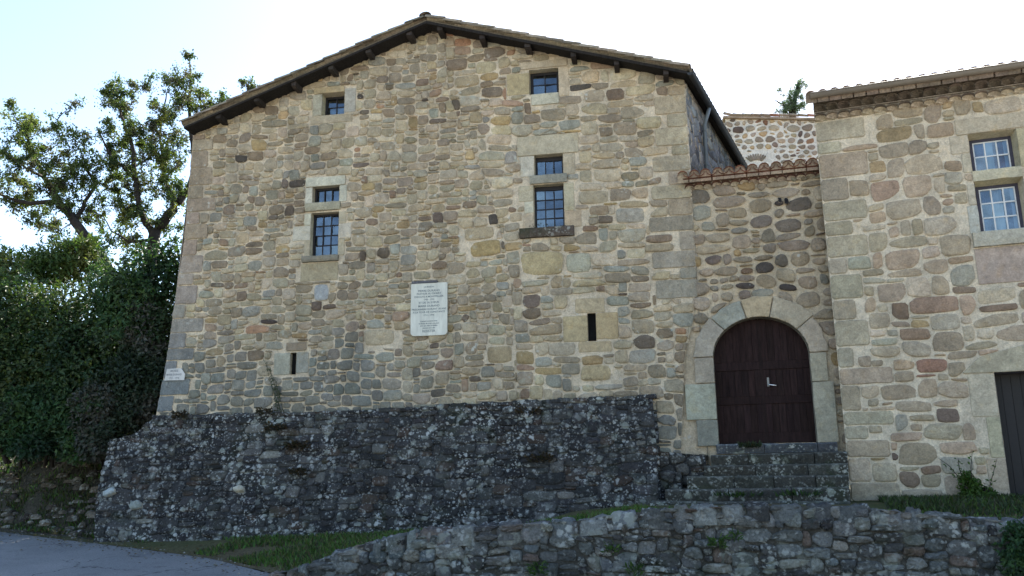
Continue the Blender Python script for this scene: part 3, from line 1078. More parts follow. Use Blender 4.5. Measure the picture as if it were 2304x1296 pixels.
# ================================================================== STONE HOUSE
PAL_H = calm([(24, sc(132, 127, 113)), (22, sc(127, 125, 114)), (14, sc(139, 132, 113)), (14, sc(146, 141, 126)), (12, sc(116, 111, 100)), (4, sc(136, 122, 92)),
         (5, sc(108, 99, 87)), (2, sc(124, 109, 96)), (2.2, sc(90, 84, 78)), (.9, sc(66, 64, 63)), (9, sc(118, 123, 119)), (.4, sc(140, 112, 92))])
PAL_H = [(q_, tuple(x * k_ for x, k_ in zip(c_, (1.12, 1.12, 1.10)))) for q_, c_ in PAL_H]
MORT_H = sc(170, 165, 150)
DRESS = sc(148, 146, 130)
DRESS_W = sc(162, 165, 154)
OCHRE = sc(146, 139, 114)
house = thing("stone_house", "tall gabled rubble stone house with small mullioned windows under a low tiled roof", "house", HOUSE.m(-0.5, 0, 0))
rng = random.Random(11)
pxH = HOUSE.pxs
outline = pxH([(350, 940), (362, 880), (372, 830), (385, 740), (400, 640), (415, 540), (425, 420), (435, 300)])
outline[-1] = (outline[-1][0], 9.36)
outline += [(-0.5, 11.36), (5.06, 9.56)]
outline += pxH([(1555, 400), (1566, 600), (1560, 720), (1541, 800), (1533, 1000), (1533, 1120), (1400, 1125), (1400, 915), (900, 925)])
ops = {
    "a1": rect_of(pxH([(704, 422), (764, 416), (763, 452), (703, 458)])),
    "a2": rect_of(pxH([(700, 482), (763, 474), (760, 573), (698, 577)])),
    "b1": rect_of(pxH([(1202, 351), (1266, 345), (1267, 391), (1203, 395)])),
    "b2": rect_of(pxH([(1201, 417), (1268, 412), (1270, 509), (1201, 515)])),
    "c": rect_of(pxH([(724, 214), (775, 205), (775, 255), (725, 261)])),
    "d": rect_of(pxH([(1190, 158), (1255, 153), (1258, 208), (1192, 213)])),
    "s1": rect_of(pxH([(653, 794), (667, 793), (666, 842), (653, 843)])),
    "s2": rect_of(pxH([(1322, 705), (1341, 704), (1341, 767), (1323, 768)])),
}
def B(*p, c=DRESS, h=0.02):
    return (pxH(p), c, h)
a1, a2, b1, b2, oc, od, s1, s2 = [ops[k] for k in ("a1", "a2", "b1", "b2", "c", "d", "s1", "s2")]
def R4(u0, u1, v0, v1, c=DRESS, h=0.014):
    return ([(u0, v0), (u1, v0), (u1, v1), (u0, v1)], c, h)
blA1 = [R4(a1[0] - .17, a1[1] + .14, a1[3] + .004, a1[3] + .22, DRESS_W, .03),
        R4(a1[0] - .17, a1[0] - .002, a1[2] - .02, a1[3], DRESS_W), R4(a1[1] + .002, a1[1] + .18, a1[2] - .02, a1[3], DRESS_W)]
tA = a2[3] + .03
vm = [a2[2] - .02, a2[2] + .36, a2[2] + .70, a2[3]]
blA2 = [R4(a2[0] - .14, a2[0] - .002, vm[0], vm[1], DRESS), R4(a2[0] - .42, a2[0] - .002, vm[1], vm[2], DRESS_W), R4(a2[0] - .16, a2[0] - .002, vm[2], vm[3], DRESS_W),
        R4(a2[1] + .002, a2[1] + .15, vm[0], vm[1], DRESS), R4(a2[1] + .002, a2[1] + .30, vm[1], vm[2], DRESS_W), R4(a2[1] + .002, a2[1] + .17, vm[2], vm[3], DRESS),
        R4(a2[0] - .2, a2[1] + .02, a2[2] - .56, a2[2] - .16, sc(140, 134, 115))]
silA1 = [([(a1[0] - .14, a1[2] - .19), (a1[1] + .04, a1[2] - .19), (a1[1] + .04, a1[2] - .01), (a1[0] - .14, a1[2] - .01)][::-1], .07, sc(140, 140, 125))]
silA2 = [([(a2[0] - .16, a2[2] - .14), (a2[1] + .03, a2[2] - .14), (a2[1] + .03, a2[2] - .01), (a2[0] - .16, a2[2] - .01)][::-1], .09, sc(112, 113, 106))]
blB1 = [R4(b1[0] - .36, b1[1] + .34, b1[3] + .004, b1[3] + .44, DRESS, .03),
        R4(b1[0] - .3, b1[0] - .002, b1[2] - .02, b1[3], DRESS_W), R4(b1[1] + .002, b1[1] + .26, b1[2] - .02, b1[3], DRESS)]
vm = [b2[2] - .02, b2[2] + .34, b2[2] + .6, b2[3]]
blB2 = [R4(b2[0] - .24, b2[0] - .002, vm[0], vm[1], DRESS), R4(b2[0] - .2, b2[0] - .002, vm[1], vm[2], DRESS_W), R4(b2[0] - .32, b2[0] - .002, vm[2], vm[3], DRESS),
        R4(b2[1] + .002, b2[1] + .36, vm[0], vm[1], sc(152, 142, 125)), R4(b2[1] + .002, b2[1] + .22, vm[1], vm[3], DRESS)]
silB1 = [([(b1[0] - .1, b1[2] - .19), (b1[1] + .08, b1[2] - .19), (b1[1] + .08, b1[2] - .01), (b1[0] - .1, b1[2] - .01)][::-1], .06, sc(128, 130, 122))]
silB2 = [([(b2[0] - .3, b2[2] - .21), (b2[1] + .2, b2[2] - .21), (b2[1] + .2, b2[2] - .01), (b2[0] - .3, b2[2] - .01)][::-1], .12, sc(74, 71, 68))]
blC = [R4(oc[0] - .22, oc[0] - .002, oc[2], oc[3], sc(140, 142, 130)), R4(oc[1] + .002, oc[1] + .27, oc[2] + .02, oc[3] + .08, sc(142, 144, 140)),
       R4(oc[0] - .2, oc[1] - .0, oc[3] + .004, oc[3] + .15, OCHRE, .03), R4(oc[0] - .26, oc[1] + .2, oc[2] - .2, oc[2] - .004, sc(140, 136, 122))]
blD = [R4(od[0] - .5, od[0] - .002, od[2] + .02, od[3] - .05, OCHRE), R4(od[1] + .002, od[1] + .22, od[2] - .1, od[3] + .02, sc(160, 155, 140)),
       R4(od[0] - .18, od[1] + .2, od[3] + .024, od[3] + .19, sc(150, 146, 130), .03), R4(od[0] + .04, od[1] + .0, od[2] - .26, od[2] - .004, DRESS_W, .03)]
blS1 = [R4(s1[0] - .37, s1[0] - .002, s1[2], s1[3], sc(138, 142, 132)), R4(s1[1] + .002, s1[1] + .28, s1[2] + .02, s1[3], sc(128, 132, 126)),
        R4(s1[0] - .1, s1[1] + .22, s1[3] + .04, s1[3] + .22, sc(118, 112, 100), .035)]
blS2 = [R4(s2[0] - .5, s2[0] - .002, s2[2], s2[3] - .04, OCHRE), R4(s2[1] + .002, s2[1] + .44, s2[2] + .03, s2[3], sc(148, 138, 112)),
        R4(s2[0] - .24, s2[1] + .19, s2[3] + .01, s2[3] + .31, sc(150, 143, 122)), R4(s2[0] - .2, s2[1] + .3, s2[2] - .22, s2[2] - .008, sc(148, 140, 118))]
big = [B((1169, 568), (1268, 566), (1269, 618), (1171, 620), c=sc(148, 141, 114), h=.03), B((1052, 545), (1127, 538), (1128, 572), (1060, 580), c=sc(136, 124, 92), h=.03),
       B((1045, 516), (1110, 508), (1112, 535), (1046, 543), c=sc(145, 138, 118), h=.03), B((1274, 572), (1330, 568), (1330, 612), (1276, 614), c=sc(140, 143, 130), h=.03),
       B((820, 742), (886, 740), (888, 776), (820, 778), c=sc(146, 141, 124), h=.03), B((1095, 780), (1152, 778), (1152, 815), (1097, 818), c=sc(140, 132, 110), h=.03),
       B((1308, 823), (1375, 820), (1376, 855), (1306, 858), c=sc(148, 140, 115), h=.03), B((1385, 470), (1452, 467), (1452, 500), (1386, 504), c=sc(134, 134, 126), h=.03),
       B((1302, 432), (1372, 428), (1372, 456), (1303, 460), c=sc(140, 136, 120), h=.03), B((708, 640), (740, 638), (740, 676), (708, 678), c=sc(140, 148, 152), h=.03),
       B((700, 520), (640, 522), (640, 548), (700, 548), c=DRESS_W, h=.02)][:-1]
# quoins
quo = []
def edge_u(pts, v):
    for (a, b) in zip(pts[:-1], pts[1:]):
        if (a[1] - v) * (b[1] - v) <= 0 and a[1] != b[1]:
            return a[0] + (b[0] - a[0]) * (v - a[1]) / (b[1] - a[1])
    return pts[0][0] if abs(v - pts[0][1]) < abs(v - pts[-1][1]) else pts[-1][0]
lpts = outline[:8]
v = 2.95
k = 0
while v < 9.2:
    hh = min(rng.uniform(.26, .46), 9.3 - v)
    ln = rng.uniform(.5, .75) if k % 2 else rng.uniform(.26, .42)
    g = max(0, min(1, (6.5 - v) / 3))
    c = tuple(a * (1 - g) + b * g for a, b in zip(sc(140, 133, 120), sc(100, 108, 112)))
    e0, e1 = edge_u(lpts, v), edge_u(lpts, v + hh)
    quo.append(([(e0, v + .008), (e0 + ln + .02, v + .008), (e1 + ln, v + hh - .008), (e1, v + hh - .008)], vary(c, rng, .08), rng.uniform(.02, .035)))
    v += hh
    k += 1
v = 4.9
while v < 9.3:
    hh = min(rng.uniform(.22, .42), 9.45 - v)
    ln = rng.uniform(.5, 1.0) if k % 2 else rng.uniform(.28, .5)
    g = max(0, min(1, (7.8 - v) / 2.5))
    c = tuple(a * (1 - g) + b * g for a, b in zip(sc(144, 138, 119), sc(122, 125, 117)))
    c = tuple(a * .55 + b * .45 for a, b in zip(c, pick(PAL_H, rng)))
    quo.append(([(5.06 - ln, v + .008), (5.06, v + .008), (5.06, v + hh - .008), (5.06 - ln, v + hh - .008)], vary(c, rng, .09), rng.uniform(.02, .035)))
    v += hh
    k += 1
holes = [rp(o) for o in ops.values()]
allb = blA1 + blA2 + blB1 + blB2 + blC + blD + blS1 + blS2
excl = [b[0] for b in allb + big + quo] + holes
for sl in (silA1, silA2, silB1, silB2):
    excl += [s_[0] for s_ in sl]
mb = MB()
sheet(mb, HOUSE.m, outline, holes, MORT_H)
seam = pxH([(1010, 215), (1060, 330), (1100, 420), (1133, 540), (1150, 640), (1160, 760), (1163, 850), (1165, 919)])
st = (seam[0][0] - .1, interp([(-6.2, 9.3), (-0.5, 11.36), (5.06, 9.56)], seam[0][0] - .1) - .01)
leftP = outline[:9] + [st] + seam + [outline[-1]]
rightP = [st] + outline[9:-1] + seam[::-1]
polys = ashlar(leftP, excl, .079, .061, (2, 5), (2, 4), (.006, .022), rng) + ashlar(rightP, excl, .094, .071, (2, 6), (2, 4), (.006, .022), rng)
def house_col(cu_, cv_):
    c = pick(PAL_H, rng)
    g = 0.0
    g = max(g, min(1, max(0, (4.5 + .35 * sin(cu_ * 2) + .3 * sin(cu_ * 5 + cv_ * 3) - cv_) / .9)) * min(1, max(0, (.3 - cu_) / 1.6)))
    if cu_ > 3.9 and cv_ < 2.75:
        g = max(g, min(1, (2.75 - cv_) / .5))
    t = sc(96, 104, 104)
    if g:
        c = tuple(a * (1 - .75 * g) + b * .75 * g for a, b in zip(c, t))
    return vary(c, rng, .19)
for P in polys:
    cu_, cv_ = sum(p[0] for p in P) / len(P), sum(p[1] for p in P) / len(P)
    stone(mb, HOUSE.m, P, rng.uniform(.018, .052), house_col(cu_, cv_), rng)
for P, c, h in big + quo:
    if (P, c, h) in quo:
        block(mb, HOUSE.m, P, h, c, rng, cut=.03, wob=.01)
    else:
        stone(mb, HOUSE.m, P, h, c, rng, rnd=.14, jit=.02, rough=.1)
# hood moulding above the window with the pointed label
for x0, y0, x1, y1 in ((1213, 306, 1240, 292), (1240, 292, 1271, 302)):
    a, b = HOUSE.px(x0, y0), HOUSE.px(x1, y1)
    mb.bar(HOUSE.m(a[0], a[1], .03), HOUSE.m(b[0], b[1], .03), .05, .025, HOUSE.V, sc(140, 138, 125))
mb.build("front_wall", M_house, house, house)
# side and back walls
SIDE = Frame(HOUSE.m(5.06, 0), U=(sin(R(25)), cos(R(25)), 0))
mb = MB()
sheet(mb, SIDE.m, [(0, 0), (9, 0), (9, 9.6), (0, 9.6)], [], sc(122, 125, 126))
for P in rubble([(0.02, 5.5), (8, 5.5), (8, 9.5), (0.02, 9.5)], [], (.16, .3), (1.1, 2.1), (.012, .03), rng):
    stone(mb, SIDE.m, P, rng.uniform(.01, .03), vary(pick([(5, sc(118, 122, 124)), (3, sc(98, 103, 106)), (2, sc(136, 136, 132)), (1, sc(80, 82, 86))], rng), rng, .12), rng)
mb.build("side_wall", M_house, house, house)
mb = MB()
bl, br = HOUSE.m(-6.1, 0, -9.5), SIDE.m(9, 0)
z = V3((0, 0, 1))
wallc = sc(120, 118, 110)
l0 = HOUSE.m(outline[0][0] + .05, 0, -.01)
l1 = HOUSE.m(-6.1, 0, -.01)
mb.add([l0, bl, bl + z * 9.4, l1 + z * 9.4, HOUSE.m(edge_u(lpts, 5), 5, -.01)], [(1, 0, 4, 3, 2)], wallc)
mid = (bl + br) / 2
mb.add([br, bl, bl + z * 9.4, mid + z * 11.3, br + z * 9.5], [(0, 1, 2, 3, 4)], wallc)
mb.build("rear_walls", M_house, house, house)
# roof
VO = 0.42
soffit = [(-6.12, 9.30), (-0.45, 11.27), (5.10, 9.50)]
dirs = [V3((sin(R(10)), cos(R(10)), 0)), V3((sin(R(17)), cos(R(17)), 0)), V3((sin(R(25)), cos(R(25)), 0))]
fr_ = [HOUSE.m(u, v, VO) for u, v in soffit]
bk_ = [p + d * (9.6 + VO) for p, d in zip(fr_, dirs)]
TC = sc(120, 116, 104)
WD = (0.022, 0.020, 0.019)
mb = MB()
T = 0.085
tile_roof(mb, fr_[1] + z * T, bk_[1] + z * T, fr_[0] + z * (T - .01), bk_[0] + z * (T - .01), 44, 15, TC, rng)
tile_roof(mb, fr_[1] + z * T, bk_[1] + z * T, fr_[2] + z * (T - .01), bk_[2] + z * (T - .01), 44, 15, TC, rng)
nr = 22
for i in range(nr):
    a, b = fr_[1].lerp(bk_[1], i / nr - .004), fr_[1].lerp(bk_[1], (i + 1.15) / nr)
    vs = []
    for p, k in ((a, 1.0), (b, .82)):
        for g in range(8):
            an = pi * g / 7
            vs.append(p + z * (T + .07 + (.02 if k == 1 else 0) + sin(an) * .09 * k) + HOUSE.U * (-cos(an) * .14 * k))
    vs += [p - z * .02 for p in vs[:8]]
    mb.add(vs, [(g, g + 1, 8 + g + 1, 8 + g) for g in range(7)] + [(g + 1, g, 16 + g, 16 + g + 1) for g in range(7)] + [tuple(range(8))], vary(sc(128, 122, 108), rng, .15), True)
roof = mb.build("roof", M_tile, house, house)
mb = MB()
for i in (0, 2):
    a, b, c, d = fr_[1], fr_[i], bk_[i], bk_[1]
    q = [a, b, c, d]
    t_ = z * (T - .02)
    mb.add([p for p in q] + [p + t_ for p in q], [(0, 1, 2, 3), (7, 6, 5, 4), (0, 4, 5, 1), (1, 5, 6, 2), (2, 6, 7, 3), (3, 7, 4, 0)], WD)
mb.build("eaves_boards", M_wood, roof, house)
def soff(u):
    return interp(soffit, u)
for (x, y) in ((492, 268), (578, 226), (662, 189), (745, 154), (829, 112), (921, 72), (990, 70), (1085, 82), (1187, 103), (1290, 122), (1387, 140), (1498, 160)):
    u = HOUSE.px(x, y, VO * .8)[0]
    v = soff(u)
    pb = MB()
    wd, hg = rng.uniform(.10, .13), rng.uniform(.08, .115)
    n_ = 5
    P = []
    for h, k in ((-.25, 1), (VO - .14, 1), (VO - .05, .75)):
        P += [HOUSE.m(u - wd / 2, v - hg * k, h), HOUSE.m(u + wd / 2, v - hg * k, h), HOUSE.m(u + wd / 2, v + .03, h), HOUSE.m(u - wd / 2, v + .03, h)]
    pb.add(P, [(q * 4 + i, q * 4 + (i + 1) % 4, q * 4 + 4 + (i + 1) % 4, q * 4 + 4 + i) for q in (0, 1) for i in range(4)] + [(8, 9, 10, 11)], vary((.035, .03, .027), rng, .3))
    pb.build("purlin", M_wood, roof, house)
# eave gutter and downpipe on the side wall
mb = MB()
ge = [p + V3((cos(R(25)), -sin(R(25)), 0)) * .07 + z * .02 for p in (fr_[2], bk_[2])]
gutter(mb, ge[0], ge[1], .07, (.035, .036, .035), (cos(R(25)), -sin(R(25)), 0))
gut = mb.build("gutter", M_zinc, house, house)
mb = MB()
q = SIDE.px(1583, 250, .1)
pp = [SIDE.m(q[0] + .05, 9.42, .22), SIDE.m(q[0], 9.2, .16), SIDE.m(q[0], 9.0, .09), SIDE.m(q[0], 6.5, .09), SIDE.m(q[0], 3.0, .09)]
mb.tube(pp, .042, sc(88, 98, 104), 10)
for vv in (8.9, 8.1, 7.3):
    mb.tube([SIDE.m(q[0], vv, .09), SIDE.m(q[0], vv - .03, .09)], .05, sc(80, 88, 92), 10)
mb.build("downpipe", M_zinc, house, house)
# windows
DK = (0.016, 0.015, 0.017)
kw = dict(rng=rng, sur_col=DRESS)
window(house, HOUSE, a1, 3, 1, .13, DK, DK, fw=.045, blocks=blA1, sill=silA1, **kw)
window(house, HOUSE, a2, 3, 4, .13, DK, DK, fw=.04, blocks=blA2, sill=silA2, **kw)
window(house, HOUSE, b1, 3, 1, .15, DK, DK, fw=.04, top=.05, blocks=blB1, sill=silB1, **kw)
window(house, HOUSE, b2, 3, 4, .15, DK, DK, fw=.04, top=.05, blocks=blB2, sill=silB2, **kw)
window(house, HOUSE, oc, 2, 2, .2, DK, DK, fw=.05, blocks=blC, **kw)
window(house, HOUSE, od, 2, 2, .17, DK, DK, fw=.06, blocks=blD, **kw)
for o, bl in ((s1, blS1), (s2, blS2)):
    sb = MB()
    u0, u1, v0, v1 = o
    I = rp(o)
    for k in range(4):
        a, b = I[k], I[(k + 1) % 4]
        sb.add([HOUSE.m(*a, .012), HOUSE.m(*b, .012), HOUSE.m(*b, -.6), HOUSE.m(*a, -.6)], [(0, 3, 2, 1)], DRESS)
    sb.quad(HOUSE.m(u0, v0, -.09), HOUSE.m(u1, v0, -.09), HOUSE.m(u1, v1, -.09), HOUSE.m(u0, v1, -.09), (.008, .008, .008))  # near-black sheet just inside the slit, painting the shade of its depth
    for P, c, h in bl:
        block(sb, HOUSE.m, P, h, c, rng)
    sb.build("loophole", M_dressed, house, house)

# ================================================================== GATE WALL between the houses
gate = thing("gate_wall", "lower rubble wall with an arched double door, between the tall gabled house and the house at the frame edge", "wall", LINK.m(1.2, 1.0, 0))
PAL_L = calm([(12, sc(130, 124, 111)), (9, sc(116, 111, 101)), (7, sc(124, 116, 100)), (4, sc(96, 91, 86)), (2.4, sc(70, 67, 68)), (6, sc(138, 131, 116)), (2, sc(136, 120, 86)), (1.2, sc(114, 96, 80)), (4, sc(118, 120, 112))])
au0, au1 = .31, 2.08                       # door jambs
ac = (au0 + au1) / 2
asp_v, atop = 3.70, 4.44                   # springing and crown
ar, arise = (au1 - au0) / 2, atop - asp_v
VB = 2.04
def arch_pts(e=0.0, n=20):
    return [(ac + (ar + e) * cos(pi * k / n), asp_v + (arise + e) * sin(pi * k / n)) for k in range(n + 1)]
hole = [(au0, 1.9), (au1, 1.9)] + arch_pts()
ltop = lambda u: 7.22
outl = [(-.42, 1.5), (3.3, 1.5), (3.3, 7.24), (.02, 7.24), (.0, 5.4), (-.42, 4.2)]
outl[-2] = (.03, 5.0)
surr = []
# voussoirs
joints = [0, 38, 76, 104, 136, 180]
outer_e = [.34, .42, .40, .36, .36, .37]
colsV = [sc(140, 138, 124), sc(144, 140, 124), sc(146, 138, 120), sc(132, 135, 128), sc(136, 137, 126)]
rng = random.Random(23)
def arcp(a, e):
    a = R(a)
    return (ac + (ar + e) * cos(a), asp_v + (arise + e) * sin(a))
for k in range(5):
    a0, a1_ = joints[k] + .5, joints[k + 1] - .5
    m = 5
    P = [arcp(a0 + (a1_ - a0) * i / m, .004) for i in range(m + 1)] + [arcp(a1_ - (a1_ - a0) * i / m, outer_e[k] + rng.uniform(-.02, .03)) for i in range(m + 1)]
    surr.append((P, colsV[k]))
def jamb(u0, u1, v0, v1, c):
    surr.append(([(u0, v0), (u1, v0), (u1, v1), (u0, v1)], c))
jamb(au0 - .37, au0 - .004, 3.2, asp_v - .01, sc(134, 135, 124))
jamb(au0 - .58, au0 - .004, 2.5, 3.19, sc(136, 139, 132))
jamb(au0 - .4, au0 - .004, 2.0, 2.49, sc(118, 120, 114))
jamb(au1 + .004, au1 + .3, 3.15, asp_v - .01, sc(140, 140, 126))
jamb(au1 + .004, au1 + .38, 2.02, 3.14, sc(134, 136, 127))
mb = MB()
sheet(mb, LINK.m, outl, [hole], sc(158, 152, 136))
convex = []
for P, c in surr:
    convex.append(P if len(P) == 4 else [P[0], P[5], P[6], P[-1]])
excl = convex + [[(au0, 1.5), (au1, 1.5), (au1, asp_v + .2), (au0, asp_v + .2)], [arcp(a, .0) for a in range(0, 181, 20)]]
# stones kept out of the whole arch ring
ring = [(ac + (ar + .36) * cos(R(a)), asp_v + (arise + .38) * sin(R(a))) for a in range(0, 181, 15)]
excl.append(ring)
polys = ashlar([(-.10, 1.6), (3.2, 1.6), (3.2, 7.2), (.04, 7.2), (.02, 5.2), (-.1, 4.4)], excl, .10, .08, (2, 5), (2, 4), (.02, .05), rng, jit=.3, cham=.6)
for P in polys:
    cu_, cv_ = sum(p[0] for p in P) / len(P), sum(p[1] for p in P) / len(P)
    c = vary(pick(PAL_L, rng), rng, .15)
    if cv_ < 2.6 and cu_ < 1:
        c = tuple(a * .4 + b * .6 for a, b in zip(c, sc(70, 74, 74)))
    stone(mb, LINK.m, P, rng.uniform(.03, .07), c, rng, rnd=.28)
for x0, x1, y0, y1 in ((1751, 1760, 446, 458), (1765, 1775, 447, 461)):      # two small slots side by side, their shade painted as near-black blocks
    block(mb, LINK.m, LINK.pxs([(x0, y1), (x1, y1), (x1 - 2, y0), (x0 - 2, y0)]), .075, (.02, .02, .022), rng)
gw = mb.build("wall", M_gate, gate, gate)
sb = MB()
for P, c in surr:
    block(sb, LINK.m, P, .075, vary(c, rng, .04), rng, cut=.015)
loop = [(au0, 1.9)] + [(au0, asp_v)] + arch_pts()[::-1][1:-1] + [(au1, asp_v), (au1, 1.9)]
for p, q in zip(loop[:-1], loop[1:]):
    sb.add([LINK.m(*p, .06), LINK.m(*q, .06), LINK.m(*q, -.3), LINK.m(*p, -.3)], [(0, 1, 2, 3)], sc(112, 112, 104))
sb.build("arch_surround", M_dressed, gate, gate)
# double door
DW = (0.022, 0.0125, 0.0115)
def leaf(ua, ub, side):
    d = MB()
    h0, h1 = -.26, -.2
    def topv(u):
        x = max(-1, min(1, (u - ac) / (ar + .02)))
        return asp_v + (arise + .02) * math.sqrt(max(0, 1 - x * x))
    n = 16
    us_ = [ua + (ub - ua) * i / n for i in range(n + 1)]
    vs = []
    for h in (h0, h1):
        for u in us_:
            vs += [LINK.m(u, VB, h), LINK.m(u, topv(u), h)]
    o = 2 * (n + 1)
    fs = [(o + 2 * i, o + 2 * i + 2, o + 2 * i + 3, o + 2 * i + 1) for i in range(n)] + [(2 * i, 2 * i + 1, 2 * i + 3, 2 * i + 2) for i in range(n)]
    fs += [(2 * i + 1, o + 2 * i + 1, o + 2 * i + 3, 2 * i + 3) for i in range(n)] + [(0, o, o + 1, 1), (2 * n, 2 * n + 1, o + 2 * n + 1, o + 2 * n)]
    d.add(vs, fs, vary(DW, rng, .1))
    # boards: shallow vertical joints as thin battens, rails and stiles proud of the boards
    for v0, v1 in ((VB, VB + .2), (2.78, 2.93), (3.44, 3.60)):
        d.box(LINK, ua + .01, ub - .01, v0 + .005, v1, h1, h1 + .03, vary(DW, rng, .15))
    for u0, u1 in ((ua + .005, ua + .13), (ub - .13, ub - .005)):
        for v0, v1 in ((VB + .205, 2.775), (2.935, 3.435), (3.605, min(topv(u0), topv(u1)) - .03)):
            if v1 > v0:
                d.box(LINK, u0, u1, v0, v1, h1, h1 + .028, vary(DW, rng, .12))
    k = 5
    for i in range(k):
        w_ = (ub - ua - .26) / k
        u0 = ua + .13 + i * w_
        for v0, v1 in ((VB + .205, 2.775), (2.935, 3.435), (3.605, min(topv(u0), topv(u0 + w_)) - .05)):
            if v1 > v0:
                d.box(LINK, u0 + .004, u0 + w_ - .004, v0, v1, h1 - .005, h1 + .010, vary(DW, rng, .2))
    return d.build("door", M_wood, gate, gate)
dl = leaf(au0 - .01, ac - .006, -1)
dr = leaf(ac + .006, au1 + .01, 1)
ast = MB()
ast.box(LINK, ac - .035, ac + .03, VB + .004, atop - .02, -.2, -.165, vary(DW, rng, .1))
ast.build("cover_strip", M_wood, dr, gate)
hb = MB()
hu, hv = LINK.px(1724, 866, -.17)
hb.box(LINK, hu + .02, hu + .06, hv - .03, hv + .14, -.19, -.160, (.12, .12, .12))
hb.tube([LINK.m(hu + .04, hv, -.165), LINK.m(hu + .04, hv, -.12), LINK.m(hu + .07, hv - .004, -.112), LINK.m(hu + .19, hv - .025, -.112)], [.010, .011, .012, .012], (.85, .85, .85), 8)
hb.build("handle", M_metal, dr, gate)
# tiled coping of the gate wall
mb = MB()
RED = sc(92, 58, 45)
genoise(mb, LINK, -.03, 2.66, 7.15, 15, .14, .075, sc(70, 50, 43), sc(140, 133, 120), rng, top=.02)
mb.box(LINK, -.05, 2.7, 7.255, 7.30, -.3, .16, sc(112, 96, 84))
e0, e1 = LINK.m(-.05, 7.33, .24), LINK.m(2.66, 7.33, .24)
r0, r1 = e0 + LINK.N * -1.7 + z * .42, e1 + LINK.N * -1.7 + z * .42
tile_roof(mb, r0, r1, e0, e1, 12, 5, RED, rng, lift=.1, plug=sc(126, 116, 104))
mb.box(LINK, -.02, 2.64, 7.30, 7.345, -.3, .17, sc(150, 140, 126))
mb.build("tiled_coping", M_tile, gate, gate)

# ================================================================== ANNEX HOUSE
annex = thing("cottage", "paler stone cottage cut by the frame edge with scalloped tiles under its gutter", "house", ANNEX.m(3, .95, 0))
PAL_A = calm([(20, sc(148, 141, 124)), (16, sc(138, 132, 116)), (13, sc(150, 137, 120)), (7, sc(140, 142, 131)), (7, sc(134, 119, 104)), (5, sc(142, 128, 100)), (3, sc(118, 103, 92)), (1.5, sc(134, 107, 95)), (1.5, sc(98, 88, 82)), (9, sc(158, 152, 138))])
PAL_A = [(q_, tuple(x * k_ for x, k_ in zip(c_, (.98, .99, 1.0)))) for q_, c_ in PAL_A]
rng = random.Random(37)
pxA = ANNEX.pxs
w1 = rect_of(pxA([(2185, 310), (2281, 295), (2287, 373), (2194, 386)]))
w2 = rect_of(pxA([(2200, 416), (2299, 402), (2306, 514), (2215, 522)]))
wu0, wu1 = (w1[0] + w2[0]) / 2, (w1[1] + w2[1]) / 2
w1, w2 = (wu0, wu1, w1[2], w1[3]), (wu0, wu1, w2[2], w2[3])
dA = (2.36, 3.42, .97, 3.14)
AL = -.15
outl = [(AL, .5), (8.5, .5), (8.5, 8.6), (AL, 8.6)]
D2 = sc(160, 158, 144)
bl1 = [R4(wu0 - .24, wu1 + .4, w1[3] + .06, w1[3] + .36, sc(156, 150, 134), .025),
       R4(wu0 - .36, wu0 - .05, w1[2] + .36, w1[3] + .055, D2), R4(wu0 - .2, wu0 - .05, w1[2] - .02, w1[2] + .355, D2),
       R4(wu1 + .05, wu1 + .3, w1[2] - .02, w1[3] + .055, sc(158, 156, 130))]
bl2 = [R4(wu0 - .18, wu0 - .05, w2[2] + .52, w2[3] + .01, D2), R4(wu0 - .22, wu0 - .05, w2[2] - .02, w2[2] + .515, sc(152, 156, 150)),
       R4(wu1 + .05, wu1 + .32, w2[2] - .02, w2[3] + .01, D2), R4(wu0 - .2, wu1 + .25, w2[2] - .95, w2[2] - .30, sc(146, 136, 130), .02)]
sl1 = [([(wu0 - .06, w1[2] - .2), (wu1 + .05, w1[2] - .2), (wu1 + .05, w1[2] - .005), (wu0 - .06, w1[2] - .005)][::-1], .03, D2)]
sl2 = [([(wu0 - .2, w2[2] - .27), (wu1 + .25, w2[2] - .27), (wu1 + .25, w2[2] - .005), (wu0 - .2, w2[2] - .005)][::-1], .10, sc(150, 152, 144))]
dbl = [R4(dA[0] - .42, dA[0] - .004, dA[3] - .75, dA[3], D2), R4(dA[0] - .22, dA[0] - .004, dA[2] + .72, dA[3] - .755, sc(154, 152, 134)), R4(dA[0] - .3, dA[0] - .004, dA[2], dA[2] + .715, sc(150, 146, 130)),
       R4(dA[1] + .004, dA[1] + .3, dA[2], dA[3], D2)]
# shallow triangular lintel
dbl.append(([(dA[0] - .5, dA[3] + .006), (dA[1] + .5, dA[3] + .006), (dA[1] + .3, dA[3] + .34), ((dA[0] + dA[1]) / 2, dA[3] + .46), (dA[0] - .2, dA[3] + .28)], sc(148, 144, 128), .03))
aq = []
v = .55
k = 0
while v < 8.3:
    hh = min(rng.uniform(.24, .5), 8.32 - v)
    ln = rng.uniform(.55, 1.05) if k % 2 else rng.uniform(.28, .5)
    aq.append(([(AL, v + .008), (AL + ln, v + .008), (AL + ln, v + hh - .008), (AL, v + hh - .008)], vary(tuple(a * .5 + b * .5 for a, b in zip(sc(144, 143, 129), pick(PAL_A, rng))), rng, .07), .022))
    v += hh
    k += 1
holesA = [rp((wu0 - .05, wu1 + .05, w1[2], w1[3] + .05)), rp((wu0 - .05, wu1 + .05, w2[2], w2[3] + .05)), rp(dA)]
holesA = [rp((wu0 - .055, wu1 + .055, w1[2], w1[3] + .055)), rp((wu0 - .055, wu1 + .055, w2[2], w2[3] + .055)), rp(dA)]
exA = [b[0] for b in bl1 + bl2 + dbl + aq] + holesA + [sl1[0][0], sl2[0][0]]
mb = MB()
sheet(mb, ANNEX.m, outl, holesA, sc(175, 171, 157))
